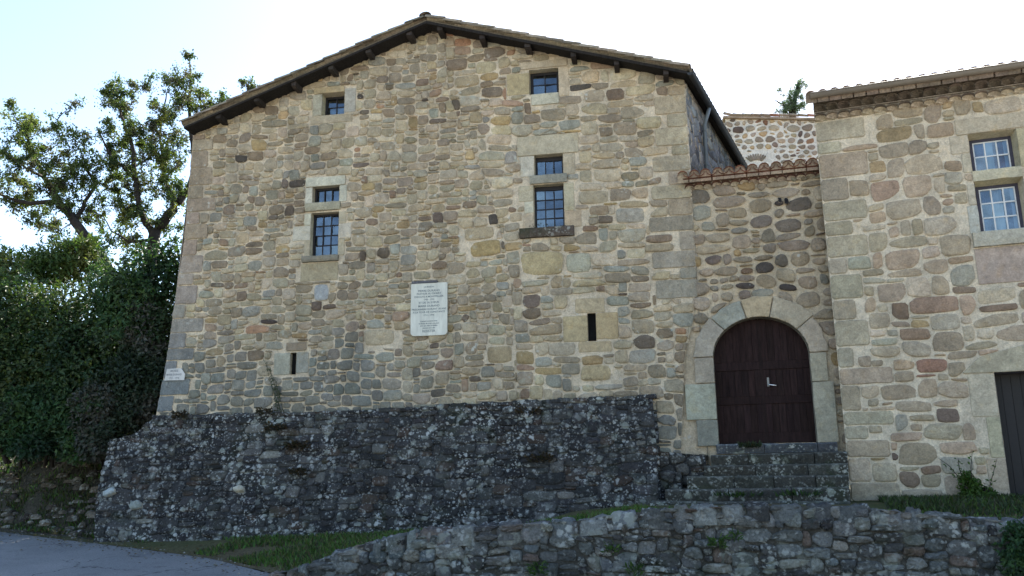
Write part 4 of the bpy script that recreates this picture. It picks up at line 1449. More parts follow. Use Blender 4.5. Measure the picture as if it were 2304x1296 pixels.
for P in ashlar(outl, exA, .105, .078, (2, 6), (2, 5), (.012, .036), rng, jit=.25, warp=.045, cham=.4):
    stone(mb, ANNEX.m, P, rng.uniform(.016, .04), vary(pick(PAL_A, rng), rng, .13), rng, rnd=.15, tilt=.03)
for P, c, h in aq:
    block(mb, ANNEX.m, P, h, c, rng, bev=.025, cut=.04, wob=.008)
# gable end return and back (closed box)
sd = V3((sin(R(25)), cos(R(25)), 0)) * 7
p0, p1 = ANNEX.m(AL, .3), ANNEX.m(8.5, .3)
for a, b in ((p0 + sd, p0), (p1, p1 + sd), (p1 + sd, p0 + sd)):
    mb.quad(a, b, b + z * 8.3, a + z * 8.3, sc(130, 132, 126))
mb.build("wall", M_annex, annex, annex)
mb = MB()
GC = sc(88, 82, 74)
genoise(mb, ANNEX, AL, 8.4, 8.19, 40, .16, .07, GC, sc(146, 140, 126), rng, top=.03)
mb.box(ANNEX, AL, 8.4, 8.292, 8.312, -.1, .16, sc(110, 104, 94))
genoise(mb, ANNEX, AL, 8.4, 8.33, 40, .28, .085, sc(78, 73, 67), sc(88, 83, 76), rng, top=.05)  # upper course and mortar tinted darker, painting the shadow band below the gutter
mb.box(ANNEX, AL, 8.4, 8.455, 8.50, -.1, .31, sc(96, 90, 82))
e0, e1 = ANNEX.m(AL - .03, 8.498, .40), ANNEX.m(8.4, 8.498, .40)
ABK = V3((sin(R(26)), cos(R(26)), 0))
r0, r1 = e0 + ABK * 5 + z * 1.5, e1 + ABK * 5 + z * 1.5
tile_roof(mb, r0, r1, e0, e1, 40, 12, sc(122, 104, 93), rng, lift=.095, plug=sc(100, 92, 84))
r2, r3 = r0 + ABK * 4 - z * 1.2, r1 + ABK * 4 - z * 1.2
mb.quad(r0 + z * .1, r1 + z * .1, r3, r2, sc(120, 92, 78))
mb.build("roof", M_tile, annex, annex)
mb = MB()
gutter(mb, ANNEX.m(AL - .05, 8.555, .46), ANNEX.m(8.4, 8.565, .46), .08, sc(104, 101, 95), ANNEX.N)
mb.build("gutter", M_zinc, annex, annex)
WH = (0.62, 0.63, 0.62)
kw = dict(rng=rng, sur_col=sc(156, 154, 136), splay=.05)
window(annex, ANNEX, w1, 3, 2, .22, (.045, .042, .06), WH, fw=.045, bw=.024, blocks=bl1, sill=sl1, curtain=((.33, .60), (.9, 1.05)), **kw)
window(annex, ANNEX, w2, 3, 3, .22, (.045, .042, .06), WH, fw=.045, bw=.024, blocks=bl2, sill=sl2, curtain=((.33, .66), (.9, 1.05)), **kw)
# door in its stone frame
mb = MB()
mb.box(ANNEX, dA[0] - .02, dA[1] + .02, dA[2] - .02, dA[3] + .02, -.42, -.36, (.017, .016, .016))
for i in range(7):
    w_ = (dA[1] - dA[0]) / 7
    mb.box(ANNEX, dA[0] + i * w_ + .004, dA[0] + (i + 1) * w_ - .004, dA[2] + .01, dA[3] - .02, -.36, -.345, vary((.020, .018, .0175), rng, .2))
ad = mb.build("door", M_paint, annex, annex)
sb = MB()
I = rp(dA)
for k in range(4):
    a, b = I[k], I[(k + 1) % 4]
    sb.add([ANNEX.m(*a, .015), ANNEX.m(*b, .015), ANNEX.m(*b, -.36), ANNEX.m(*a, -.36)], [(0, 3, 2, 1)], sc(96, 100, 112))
for P, c, h in dbl:
    block(sb, ANNEX.m, P, h, vary(c, rng, .04), rng)
sb.build("door_surround", M_dressed, annex, annex)

# ================================================================== REAR HOUSE
rng = random.Random(41)
REAR = Frame(at(1700, 330, 27.0), R(6))
rO = REAR.O.z
tl, tr = REAR.px(1632, 266), REAR.px(1840, 271)
rear = thing("rear_house", "small pale-jointed stone house seen over the gate wall with a thin tiled verge", "house", REAR.m(1, 1.0 - rO, 0))
mb = MB()
outl = [(tl[0], 1 - rO), (7, 1 - rO), (7, tr[1] - .3), tr, tl]
sheet(mb, REAR.m, outl, [], sc(182, 187, 184))
fan = []
for k in range(9):
    a = R(50 + 10 * k)
    c0 = REAR.px(1702, 372)
    p = (c0[0] + cos(a) * .25, c0[1] + sin(a) * .18)
    q = (c0[0] + cos(a) * .52, c0[1] + sin(a) * .42)
    n_ = (-sin(a) * .03, cos(a) * .03)
    fan.append([(p[0] - n_[0], p[1] - n_[1]), (p[0] + n_[0], p[1] + n_[1]), (q[0] + n_[0], q[1] + n_[1]), (q[0] - n_[0], q[1] - n_[1])])
PAL_R = [(6, sc(146, 140, 124)), (5, sc(128, 124, 114)), (3, sc(112, 106, 98)), (3, sc(150, 138, 112)), (1, sc(86, 80, 76)), (1, sc(120, 98, 82))]
vis = [(tl[0], -1.4), (4, -1.4), (4, tr[1] - .1), tr, tl]
c0 = REAR.px(1702, 372)
ex = [[(c0[0] - .6, c0[1] - .1), (c0[0] + .6, c0[1] - .1), (c0[0] + .6, c0[1] + .48), (c0[0] - .6, c0[1] + .48)]]
for P in rubble(vis, ex, (.17, .32), (.9, 1.7), (.035, .09), rng, sx=.85, split=.2):
    stone(mb, REAR.m, P, rng.uniform(.02, .05), vary(pick(PAL_R, rng), rng, .12), rng, rnd=.3)
for P in fan:
    stone(mb, REAR.m, P, .03, vary(sc(120, 116, 106), rng, .1), rng, rnd=.2)
sd = REAR.N * -6
for a, b in ((REAR.m(tl[0], 1 - rO) + sd, REAR.m(tl[0], 1 - rO)), (REAR.m(7, 1 - rO), REAR.m(7, 1 - rO) + sd), (REAR.m(7, 1 - rO) + sd, REAR.m(tl[0], 1 - rO) + sd)):
    h_ = REAR.m(*tl).z - 1.0 - .02
    mb.quad(a, b, b + z * h_, a + z * h_, sc(120, 118, 110))
mb.build("wall", M_rear, rear, rear)
mb = MB()
fa, fb = REAR.m(tl[0] - .08, tl[1] - .02, .12), REAR.m(7, tr[1] - .32, .12)
fm = REAR.m(tr[0], tr[1] - .02, .12)
for a, b in ((fa, fm), (fm, fb)):
    t_ = z * .07
    q = [a, b, b + REAR.N * -6.3, a + REAR.N * -6.3]
    mb.add([p for p in q] + [p + t_ for p in q], [(3, 2, 1, 0), (4, 5, 6, 7), (0, 1, 5, 4), (1, 2, 6, 5), (2, 3, 7, 6), (3, 0, 4, 7)], sc(126, 120, 110))
nt = 26
for i in range(nt):
    t0, t1 = i / nt, (i + 1.1) / nt
    a, b = fa.lerp(fb, t0) + z * (.11 if i else .16), fa.lerp(fb, t1) + z * .09
    mb.tube([a, b], [.055, .045], vary(pick([(3, sc(118, 112, 103)), (1, sc(130, 100, 88))], rng), rng, .2), 7)
mb.build("roof", M_tile, rear, rear)

# ================================================================== BUTTRESS
rng = random.Random(53)
bang = math.atan2(1.05, 2.5)
BUT = Frame(HOUSE.m(0, 2.95, .16), U=HOUSE.U, Vv=V3((0, 0, 1)) * cos(bang) - HOUSE.N * sin(bang))
pxB = BUT.pxs
bo = pxB([(344, 942), (326, 958), (300, 980), (250, 992), (232, 1050), (216, 1130), (212, 1225), (400, 1240), (600, 1245), (900, 1235), (1200, 1235), (1484, 1190), (1478, 1010), (1468, 892), (1300, 900), (1150, 906), (1000, 915), (900, 922), (700, 930), (500, 936)])
butt = thing("sloping_plinth", "dark lichen-speckled sloping stone plinth against the foot of the tall gabled house", "retaining wall", BUT.m(-2, -2.6, 0))
mb = MB()
DM = sn(46, 47, 48)
sheet(mb, BUT.m, bo, [], DM)
PAL_B = [(10, sn(52, 53, 53)), (8, sn(45, 46, 47)), (5, sn(58, 59, 58)), (2, sn(72, 73, 71)), (3, sn(55, 50, 46)), (6, sn(38, 39, 40)), (.5, sn(88, 88, 84))]
for P in ashlar(bo, [], .075, .055, (2, 6), (2, 4), (.004, .018), rng, jit=.4, warp=.07, cham=.5):
    stone(mb, BUT.m, P, rng.uniform(.02, .06), vary(pick(PAL_B, rng), rng, .18), rng, rnd=.16, tilt=.14, rough=.35, jit=.08, chip=.05)
# top ledge, end faces
top = bo[13:] + bo[:1]
for a, b in zip(top[:-1], top[1:]):
    pa, pb_ = BUT.m(*a), BUT.m(*b)
    ba, bb_ = pa - HOUSE.N * .6, pb_ - HOUSE.N * .6
    mb.quad(pb_, pa, ba, bb_, DM)
for a, b in ((bo[11], bo[12]), (bo[12], bo[13])):
    pa, pb_ = BUT.m(*a), BUT.m(*b)
    da, db = (HOUSE.N.dot(pa - HOUSE.O)) + .2, (HOUSE.N.dot(pb_ - HOUSE.O)) + .2
    mb.quad(pa, pa - HOUSE.N * da, pb_ - HOUSE.N * db, pb_, DM)
for a, b in zip(bo[0:6], bo[1:7]):
    pa, pb_ = BUT.m(*a), BUT.m(*b)
    mb.quad(pb_, pa, pa - HOUSE.N * 1.4, pb_ - HOUSE.N * 1.4, DM)
# stones of the end face
EF = Frame(BUT.m(*bo[12]) - HOUSE.N * 0.0, U=-HOUSE.N)
for P in rubble([(.03, -1.2), (.75, -1.2), (.6, .75), (.3, .75)], [], (.16, .28), (1, 1.8), (.012, .03), rng):
    stone(mb, EF.m, P, rng.uniform(.02, .05), vary(pick(PAL_B, rng), rng, .2), rng)
# cap stones along the ledge
for i in range(34):
    t = i / 34
    a = BUT.m(bo[0][0] + (bo[13][0] - bo[0][0]) * t, interp(sorted([(p[0], p[1]) for p in top]), bo[0][0] + (bo[13][0] - bo[0][0]) * t))
    ln = rng.uniform(.2, .42)
    mp = lambda u, v, h, a=a: a + HOUSE.U * u - HOUSE.N * v + z * h
    stone(mb, mp, [(0, -.06), (ln, -.06 + rng.uniform(-.03, .03)), (ln, .14), (0, .14)], rng.uniform(.02, .06), vary(pick(PAL_B, rng), rng, .2), rng, rough=.3)
mb.build("masonry", M_butt, butt, butt)

# pale stones showing in the plinth and on the bank
for (x, y, wd, hg, c, lab) in ((246, 1107, .26, .12, (150, 165, 172), "whitish long stone lying tilted at the lower end of the dark plinth"),
                               (304, 1136, .24, .17, (130, 142, 142), "pale grey squarish stone set low in the dark plinth near the road"),
                               (537, 1099, .20, .13, (165, 168, 160), "small cream stone standing out in the middle of the dark plinth")):
    u, v = BUT.px(x, y, .1)
    sb = MB()
    ca, sa = cos(.45 if wd > .25 else .1), sin(.45 if wd > .25 else .1)
    Pq = [(u + a * ca - b * sa, v + a * sa + b * ca) for a, b in ((-wd / 2, -hg / 2), (wd / 2, -hg / 2 + .01), (wd / 2 - .02, hg / 2), (-wd / 2, hg / 2 - .01))]
    stone(sb, lambda a, b, h: BUT.m(a, b, h + .06), Pq, .09, sc(*c), rng, rnd=.2, sink=.08)
    sb.build("pale_stone", M_dressed, butt, butt)["label"] = lab

# ================================================================== DRY STONE WALL
rng = random.Random(61)
dry = thing("dry_stone_wall", "low rough grey dry-stone wall along the road holding up the grassy terrace", "retaining wall", WALLF.m(5, 0, 0))
mb = MB()
us_ = [p[0] for p in _wt]
outl = [(0.05, -.15), (17, -.15), (17, wtop(17) - .05)] + [(u, v - .03) for u, v in reversed(_wt[1:-1])]
outl = [p for p in outl]
DK2 = sn(60, 60, 57)
sheet(mb, WALLF.m, outl, [], DK2)
PAL_D = [(q_, tuple(x * 1.0 for x in c_)) for q_, c_ in [(10, sn(82, 85, 84)), (9, sn(74, 77, 77)), (6, sn(91, 93, 91)), (6, sn(64, 66, 66)), (4, sn(80, 76, 71)), (1.5, sn(106, 107, 102)), (2, sn(84, 76, 70)), (4, sn(77, 82, 85)), (3, sn(56, 56, 57))]]
vis = [p for p in outl if p[0] < 12.5]
vis = [(0.05, -.15), (12.5, -.15), (12.5, wtop(12.5) - .03)] + [(u, v - .02) for u, v in reversed(_wt[1:-1])]
for P in ashlar(vis, [], .062, .05, (2, 6), (2, 4), (.003, .018), rng, jit=.45, warp=.07, cham=.55):
    stone(mb, WALLF.m, P, rng.uniform(.025, .085), vary(pick(PAL_D, rng), rng, .2), rng, rnd=.16, tilt=.18, rough=.38, jit=.1, sink=.05, chip=.05)
# coping stones on top
u = .15
while u < 12.5:
    ln = rng.uniform(.18, .5)
    th = rng.uniform(.05, .12) * min(1, u / 1.5 + .3)
    zt = wtop(u + ln / 2)
    sl = (wtop(u + ln) - wtop(u)) / ln
    mp = lambda a, b, h, u=u, zt=zt, sl=sl: WALLF.m(u + a, zt + sl * (a - ln / 2) * .7 + h - dz, .06 - b)
    w_ = rng.uniform(.3, .45)
    dz = th * .75 + rng.uniform(0, .05)
    stone(mb, mp, [(0.01, 0), (ln - .01, rng.uniform(-.05, .05)), (ln - .01, w_), (0.01, w_)], th, vary(pick(PAL_D, rng), rng, .2), rng, rnd=.18, rough=.4, sink=.16, tilt=.1, chip=.06)
    u += ln
mb.quad(WALLF.m(.2, wtop(.2) - .05, 0), WALLF.m(8, wtop(8) - .06, 0), WALLF.m(8, wtop(8) - .06, -.5), WALLF.m(.2, wtop(.2) - .05, -.5), DK2)
mb.build("masonry", M_dry, dry, dry)

# ================================================================== STAIRS
rng = random.Random(71)
stairs = thing("stone_steps", "worn lichen-spotted stone steps rising to the arched double door", "steps", LINK.m(1.2, .95, 1.2))
def worn_step(u0, u1, v0, v1, hf, hb_, c, name):
    sb = MB()
    # two or three slabs butted end to end
    cuts = [u0]
    while cuts[-1] < u1 - .9:
        cuts.append(cuts[-1] + rng.uniform(.6, 1.2))
    if u1 - cuts[-1] < .3 and len(cuts) > 1:
        cuts.pop()
    cuts.append(u1)
    for a, b in zip(cuts[:-1], cuts[1:]):
        n = 9
        dv, dh = rng.uniform(-.012, .012), rng.uniform(-.03, .02)
        vs, fs = [], []
        for i in range(n + 1):
            uu = a + .006 + (b - a - .012) * i / n
            w = lambda s: rng.uniform(-s, s)
            prof = [(v0, hf + dh - .015), (v0 + (v1 - v0) * .5, hf + dh + w(.01)), (v1 - .035 + dv, hf + dh + w(.008)), (v1 - .006 + dv + w(.006), hf + dh - .03), (v1 + dv + w(.006), hf + dh - .12), (v1 + dv, hb_)]
            vs += [LINK.m(uu, q[0], q[1]) for q in prof]
        m = 6
        for i in range(n):
            for k in range(m - 1):
                fs.append((i * m + k, (i + 1) * m + k, (i + 1) * m + k + 1, i * m + k + 1))
        o0 = len(vs)
        vs += [LINK.m(a + .006, v0, hb_), LINK.m(b - .006, v0, hb_)]
        fs.append((0, 1, 2, 3, 4, 5, o0))
        fs.append(tuple([o0 + 1] + [n * m + k for k in range(5, -1, -1)]))
        c1 = vary(c, rng, .15)
        wc = tuple(x * 1.9 for x in c1)          # nosing worn to paler stone
        sb.add(vs, fs, [c1, c1, c1, wc, wc, c1] * (n + 1) + [c1, c1], False)
    return sb.build(name, M_step, stairs, stairs)
SC_ = sn(48, 49, 46)
tops = [1.03, 1.235, 1.44, 1.64, 1.84]
lefts = [-.9, -.62, -.22, .10, .20]
spx = [(1462, 1129), (1495, 1098), (1545, 1070), (1582, 1042), (1598, 1016)]
for k in range(5):
    lefts[k] = LINK.px(spx[k][0], spx[k][1], 1.66 - .3 * k)[0]
    worn_step(lefts[k], LINK.px(1906 + 2 * (4 - k), spx[k][1], 1.66 - .3 * k)[0], (tops[k - 1] - .03) if k else .8, tops[k], 1.66 - .3 * k, -.05, SC_, "step")
ths = worn_step(.25, 2.42, 1.85, 2.03, .16, -.3, sn(58, 62, 65), "step")
# rough masonry at the left end of the flight
mb = MB()
PF = Frame(LINK.m(-.95, .9, .95), U=LINK.U)
mpz = [(-.05, 0), (1.12, 0), (1.12, .9), (.75, 1.12), (.2, 1.15), (-.05, .95)]
for hh_, P0 in ((-.4, [(-.1, .0), (.6, .0), (.55, .62), (-.1, .75)]), (-.68, [(-.1, .3), (1.05, .3), (1.0, .92), (-.1, 1.05)])):
    sheet(mb, PF.m, P0, [], DM, hh_)
    for P in rubble(P0, [], (.12, .22), (1.1, 2.0), (.01, .03), rng):
        stone(mb, lambda a, b, h, q=hh_: PF.m(a, b, h + q), P, rng.uniform(.03, .07), vary(pick(PAL_B, rng), rng, .2), rng, rough=.25)
    a0, a1_, vt0, vt1 = P0[0][0], P0[1][0], P0[3][1], P0[2][1]
    mb.quad(PF.m(a0, vt0, hh_), PF.m(a1_, vt1, hh_), PF.m(a1_, vt1, hh_ - .5), PF.m(a0, vt0, hh_ - .5), DM)
mb.build("side_masonry", M_butt, stairs, stairs)

# ================================================================== PLAQUE AND SIGN
q = rect_of(pxH([(928, 641), (1009, 636), (1008, 755), (925, 758)]))
u0, u1, v0, v1 = q
plq = thing("memorial_plaque", "white inscribed marble plaque with rounded lower corners on the gabled house front", "plaque", HOUSE.m((u0 + u1) / 2, v0, .06))
mb = MB()
def rrect(u0, u1, v0, v1, rb, rt, n=6):
    P = []
    for cx, cy, r, a0 in ((u0 + rb, v0 + rb, rb, 180), (u1 - rb, v0 + rb, rb, 270), (u1 - rt, v1 - rt, rt, 0), (u0 + rt, v1 - rt, rt, 90)):
        P += [(cx + r * cos(R(a0 + 90 * k / n)), cy + r * sin(R(a0 + 90 * k / n))) for k in range(n + 1)]
    return P
P = rrect(u0, u1, v0, v1, .085, .03)
n = len(P)
vs = [HOUSE.m(*p, .03) for p in P] + [HOUSE.m(*p, .078) for p in P] + [HOUSE.m((u0 + u1) / 2 + (p[0] - (u0 + u1) / 2) * .99, (v0 + v1) / 2 + (p[1] - (v0 + v1) / 2) * .993, .084) for p in P]
mb.add(vs, [(k * n + i, k * n + (i + 1) % n, (k + 1) * n + (i + 1) % n, (k + 1) * n + i) for k in (0, 1) for i in range(n)] + [tuple(2 * n + i for i in range(n))], sc(182, 190, 186))
slab = mb.build("slab", M_plaque, plq, plq)
H_ = v1 - v0
W_ = u1 - u0
rows = [("LA MAISON", .075, .030, .42), ("PIERRE DURAND", .150, .045, .68), ("PASTEUR AU DESERT", .205, .040, .74), ("EXECUTE A MONTPELLIER", .262, .038, .92), ("1700 - 1732", .318, .034, .40),
        ("ET DE SA SOEUR", .375, .042, .62), ("MARIE DURAND", .440, .045, .66), ("PRISONNIERE DURANT 38 ANS", .502, .038, .94), ("A LA TOUR DE CONSTANCE", .556, .038, .9), ("1711 - 1776", .615, .034, .50)]
text_mesh([(t, v1 - H_ * f, s_, W_ * wd) for t, f, s_, wd in rows], HOUSE, .0855, u0, u1, v1, None, sc(92, 106, 112), "lettering", slab, plq, M_ink)
rows = [("a jamais souvenez vous", .725, .028, .7), ("la liberte de croire ne peut", .770, .028, .82), ("etre que dans la fidelite", .812, .028, .82), ("resistez avec elle", .855, .028, .8), ("RESISTER", .915, .05, .5)]
text_mesh([(t, v1 - H_ * f, s_, W_ * wd) for t, f, s_, wd in rows], HOUSE, .0855, u0, u1, v1, None, sc(92, 106, 112), "lettering", slab, plq, M_ink)
mb = MB()
mb.box(HOUSE, u0 + .02, u1 - .22, v1 + .004, v1 + .05, .0, .10, sc(84, 88, 96))
mb.build("top_ledge", M_house, plq, plq)

sg = pxH([(380, 831), (412, 829), (420, 843), (418, 856), (374, 857)])
sgn = thing("direction_sign", "small white arrow-shaped sign with grey lettering on the corner of the gabled house", "sign", HOUSE.m(sg[4][0] + .2, sg[4][1], .06))
mb = MB()
c_ = (sum(p[0] for p in sg) / 5, sum(p[1] for p in sg) / 5)
sgc = ccw(sg)
n = 5
vs = [HOUSE.m(*p, .05) for p in sgc] + [HOUSE.m(*p, .075) for p in sgc]
mb.add(vs, [(i, (i + 1) % n, n + (i + 1) % n, n + i) for i in range(n)] + [tuple(n + i for i in range(n)), tuple(range(n))[::-1]], sc(176, 182, 184))
brd = mb.build("board", M_plaque, sgn, sgn)
su0, su1 = sg[4][0], sg[2][0]
sv0, sv1 = sg[4][1], sg[0][1]
sh = sv1 - sv0
text_mesh([("MUSEE", sv1 - sh * .2, .045, .18), ("MARIE DURAND", sv1 - sh * .52, .042, .36), ("1711 - 1776", sv1 - sh * .82, .036, .26)], HOUSE, .0765, su0 + .0, su1 - .03, sv1, None, sc(100, 108, 116), "lettering", brd, sgn, M_ink)

# ================================================================== VEGETATION
def leaf_geo(mb, p, d, nrm, L_, W_, col, fold=0.25):
    """one folded leaf: base p, direction d"""
    sd_ = d.cross(nrm)
    if sd_.length < 1e-5:
        return
    sd_.normalize()
    up = sd_.cross(d)
    m = p + d * (L_ * .45)
    mb.add([p, m - sd_ * (W_ / 2) + up * (W_ * fold), p + d * L_, m + sd_ * (W_ / 2) + up * (W_ * fold)], [(0, 1, 2), (0, 2, 3)], col, False)
def rvec(rng):
    while True:
        v = V3((rng.uniform(-1, 1), rng.uniform(-1, 1), rng.uniform(-1, 1)))
        if 0.05 < v.length < 1:
            return v.normalized()
def make_tree(name, label, cat, limbs, blobs, rng, per=22, leaf=(.075, .15), lw=.5, pal=None, group=None, spray=.30, droop=-.25, mat=None, twig=.011):
    """limbs: polylines [(p, r), ...]; blobs: (centre, radii, n)"""
    base = limbs[0][0][0]
    root = thing(name, label, cat, base, group)
    tb, lb = MB(), MB()
    nodes = []
    bark = (.035, .029, .024)
    for L_ in limbs:
        pts, rad = [], []
        for (a, ra), (b, rb) in zip(L_[:-1], L_[1:]):
            m = max(2, int((b - a).length / .22))
            for k in range(m):
                t = k / m
                jit_ = rvec(rng) * (.03 if k else 0)
                pts.append(a.lerp(b, t) + jit_)
                rad.append(ra + (rb - ra) * t)
        pts.append(L_[-1][0])
        rad.append(L_[-1][1])
        tb.tube(pts, rad, bark, 7)
        nodes += pts
    att = []
    for c, r, n in blobs:
        for _ in range(n):
            v = rvec(rng) * (rng.random() ** .45)
            att.append(c + V3((v.x * r[0], v.y * r[1], v.z * r[2])))
    att.sort(key=lambda p: (p - base).length)
    arr = np.array([tuple(p) for p in nodes])
    for a in att:
        d = np.sum((arr - np.array(tuple(a))) ** 2, axis=1)
        i = int(np.argmin(d))
        p0 = V3(arr[i])
        dist = math.sqrt(d[i])
        mid = p0.lerp(a, .5) + rvec(rng) * (.12 * dist) + V3((0, 0, .08 * dist))
        pts = [p0, p0.lerp(mid, .55) + rvec(rng) * .03 * dist, mid, mid.lerp(a, .5) + rvec(rng) * .04 * dist, a]
        r0 = min(.035, twig + .010 * dist)
        tb.tube(pts, [r0, r0 * .85, r0 * .7, r0 * .5, .004], bark, 4, cap=False)
        arr = np.vstack([arr, np.array([tuple(q) for q in pts[1:]])])
        cl = pick(pal, rng)
        nl = int(per * rng.uniform(.45, 1.5))
        for _ in range(nl):
            t = rng.random() ** .6
            pb_ = pts[2].lerp(a, t) if rng.random() < .8 else p0.lerp(pts[2], rng.uniform(.4, 1))
            pb_ = pb_ + rvec(rng) * (spray * rng.random() * min(1, dist + .3))
            dd = (rvec(rng) + V3((0, 0, droop))).normalized()
            L2 = rng.uniform(*leaf)
            leaf_geo(lb, pb_, dd, (rvec(rng) + V3((0, 0, .8))).normalized(), L2, L2 * lw * rng.uniform(.8, 1.2), vary(cl, rng, .25))
    tr_ = tb.build("trunk", M_bark, root, root)
    lb.build("crown", mat or M_leaf, root, root)
    return root
PAL_T = [(8, (.065, .10, .034)), (6, (.088, .125, .042)), (4, (.12, .15, .05)), (3, (.04, .065, .03)), (1.2, (.14, .15, .05)), (4, (.085, .085, .065))]
def limb(Y, *pts):
    out = []
    for x, y, dy, r in pts:
        out.append((at(x, y, Y + dy), r))
    return out
def blob(Y, x, y, rx, ry, n, dy=0.0, ryy=1.0):
    c = at(x, y, Y + dy)
    k = (Y + dy) / FPX
    return (c, (rx * k, ryy, ry * k), n)
rng = random.Random(83)
YT = 24.0
tb_ = at(262, 640, YT + .2)
tb_ = V3((tb_.x + .3, tb_.y, 1.6))
make_tree("broadleaf_tree", "thin-crowned tree with a crooked dark limb leaning over the dark bushes towards the frame edge", "tree",
          [[(tb_, .24), (at(262, 640, YT), .20)] + limb(YT, (212, 556, 0, .16), (168, 500, -.1, .125), (132, 452, 0, .10), (100, 400, .2, .075), (72, 345, .1, .05), (55, 290, 0, .025)),
           limb(YT, (132, 455, 0, .08), (70, 458, -.3, .06), (20, 446, -.5, .045), (-40, 420, -.6, .03)),
           limb(YT, (168, 500, 0, .07), (200, 440, .3, .055), (218, 410, .4, .05), (185, 372, .3, .045), (140, 368, .2, .03)),
           limb(YT, (100, 400, .2, .05), (60, 380, -.4, .035), (20, 350, -.6, .02))],
          [blob(YT, 60, 335, 58, 60, 40), blob(YT, 140, 395, 70, 55, 44), blob(YT, 20, 420, 55, 55, 26), blob(YT, 100, 285, 60, 30, 16), blob(YT, 185, 325, 50, 45, 18),
           blob(YT, -50, 380, 60, 90, 30), blob(YT, 32, 235, 12, 22, 4, ryy=.3), blob(YT, 180, 230, 14, 25, 3, ryy=.3), blob(YT, 110, 500, 45, 30, 18), blob(YT, 205, 395, 45, 45, 22), blob(YT, 60, 440, 60, 45, 22), blob(YT, 150, 460, 45, 40, 16), blob(YT, 45, 285, 30, 40, 12)],
          rng, pal=PAL_T, per=72, leaf=(.06, .12), spray=.38, group="trees behind the bushes")
tb_ = at(345, 640, YT + 1)
tb_ = V3((tb_.x, tb_.y, 1.6))
make_tree("broadleaf_tree", "taller leafy tree standing close behind the eave of the gabled house", "tree",
          [[(tb_, .26), (at(335, 600, YT + 1), .22)] + limb(YT + 1, (350, 520, 0, .17), (392, 470, 0, .14), (425, 425, .1, .11), (440, 370, .2, .08), (425, 280, .3, .06), (428, 190, .3, .035), (426, 120, .3, .012)),
           limb(YT + 1, (345, 530, 0, .11), (312, 470, -.2, .09), (305, 400, -.3, .075), (298, 330, -.3, .06), (272, 260, -.2, .04), (262, 200, -.2, .015)),
           limb(YT + 1, (306, 410, -.3, .05), (250, 350, -.5, .04), (225, 300, -.6, .02)),
           limb(YT + 1, (392, 470, 0, .07), (370, 400, .5, .055), (360, 300, .7, .04), (375, 210, .7, .018)),
           limb(YT + 1, (430, 400, .2, .06), (490, 290, .5, .045), (560, 235, .6, .028), (585, 190, .6, .012)),
           limb(YT + 1, (340, 540, 0, .06), (290, 545, -.4, .04), (250, 520, -.6, .025))],
          [blob(YT + 1, 262, 225, 42, 45, 34), blob(YT + 1, 300, 300, 75, 55, 52), blob(YT + 1, 325, 390, 85, 60, 64), blob(YT + 1, 385, 250, 60, 55, 36), blob(YT + 1, 425, 195, 42, 50, 24), blob(YT + 1, 470, 230, 42, 45, 24),
           blob(YT + 1, 385, 335, 50, 55, 40), blob(YT + 1, 255, 400, 50, 45, 24), blob(YT + 1, 290, 475, 70, 38, 32), blob(YT + 1, 400, 440, 40, 50, 26), blob(YT + 1, 300, 190, 40, 18, 8), blob(YT + 1, 365, 178, 22, 14, 5, ryy=.4),
           blob(YT + 1, 426, 125, 10, 22, 4, ryy=.2), blob(YT + 1, 566, 200, 26, 26, 9, ryy=.5), blob(YT + 1, 500, 235, 20, 25, 7), blob(YT + 1, 225, 480, 55, 45, 22), blob(YT + 1, 290, 540, 60, 25, 16), blob(YT + 1, 245, 330, 45, 50, 20), blob(YT + 1, 360, 495, 60, 25, 20)],
          rng, pal=PAL_T, per=74, leaf=(.06, .12), spray=.38, group="trees behind the bushes")
# pine far behind
PAL_P = [(4, (.06, .105, .06)), (3, (.085, .13, .075)), (2, (.11, .15, .08))]
YP = 45
pb0 = at(1782, 300, YP)
make_tree("pine_tree", "small dark wind-shaped pine rising behind the rear house roof", "tree",
          [[(V3((pb0.x, pb0.y, 3.0)), .4), (pb0, .26)] + limb(YP, (1782, 250, 0, .2), (1790, 215, 0, .12), (1797, 182, 0, .04)),
           limb(YP, (1784, 245, 0, .1), (1760, 235, .3, .06), (1744, 225, .3, .03)), limb(YP, (1786, 240, 0, .1), (1806, 236, .3, .05))],
          [blob(YP, 1797, 198, 17, 16, 26), blob(YP, 1780, 225, 28, 16, 36), blob(YP, 1770, 246, 30, 14, 36), blob(YP, 1800, 240, 16, 20, 24), blob(YP, 1752, 212, 5, 12, 4, ryy=.4), blob(YP, 1770, 300, 60, 30, 30)],
          rng, pal=PAL_P, per=26, leaf=(.14, .28), lw=.15, spray=.4, droop=.1, mat=M_bush, twig=.02)

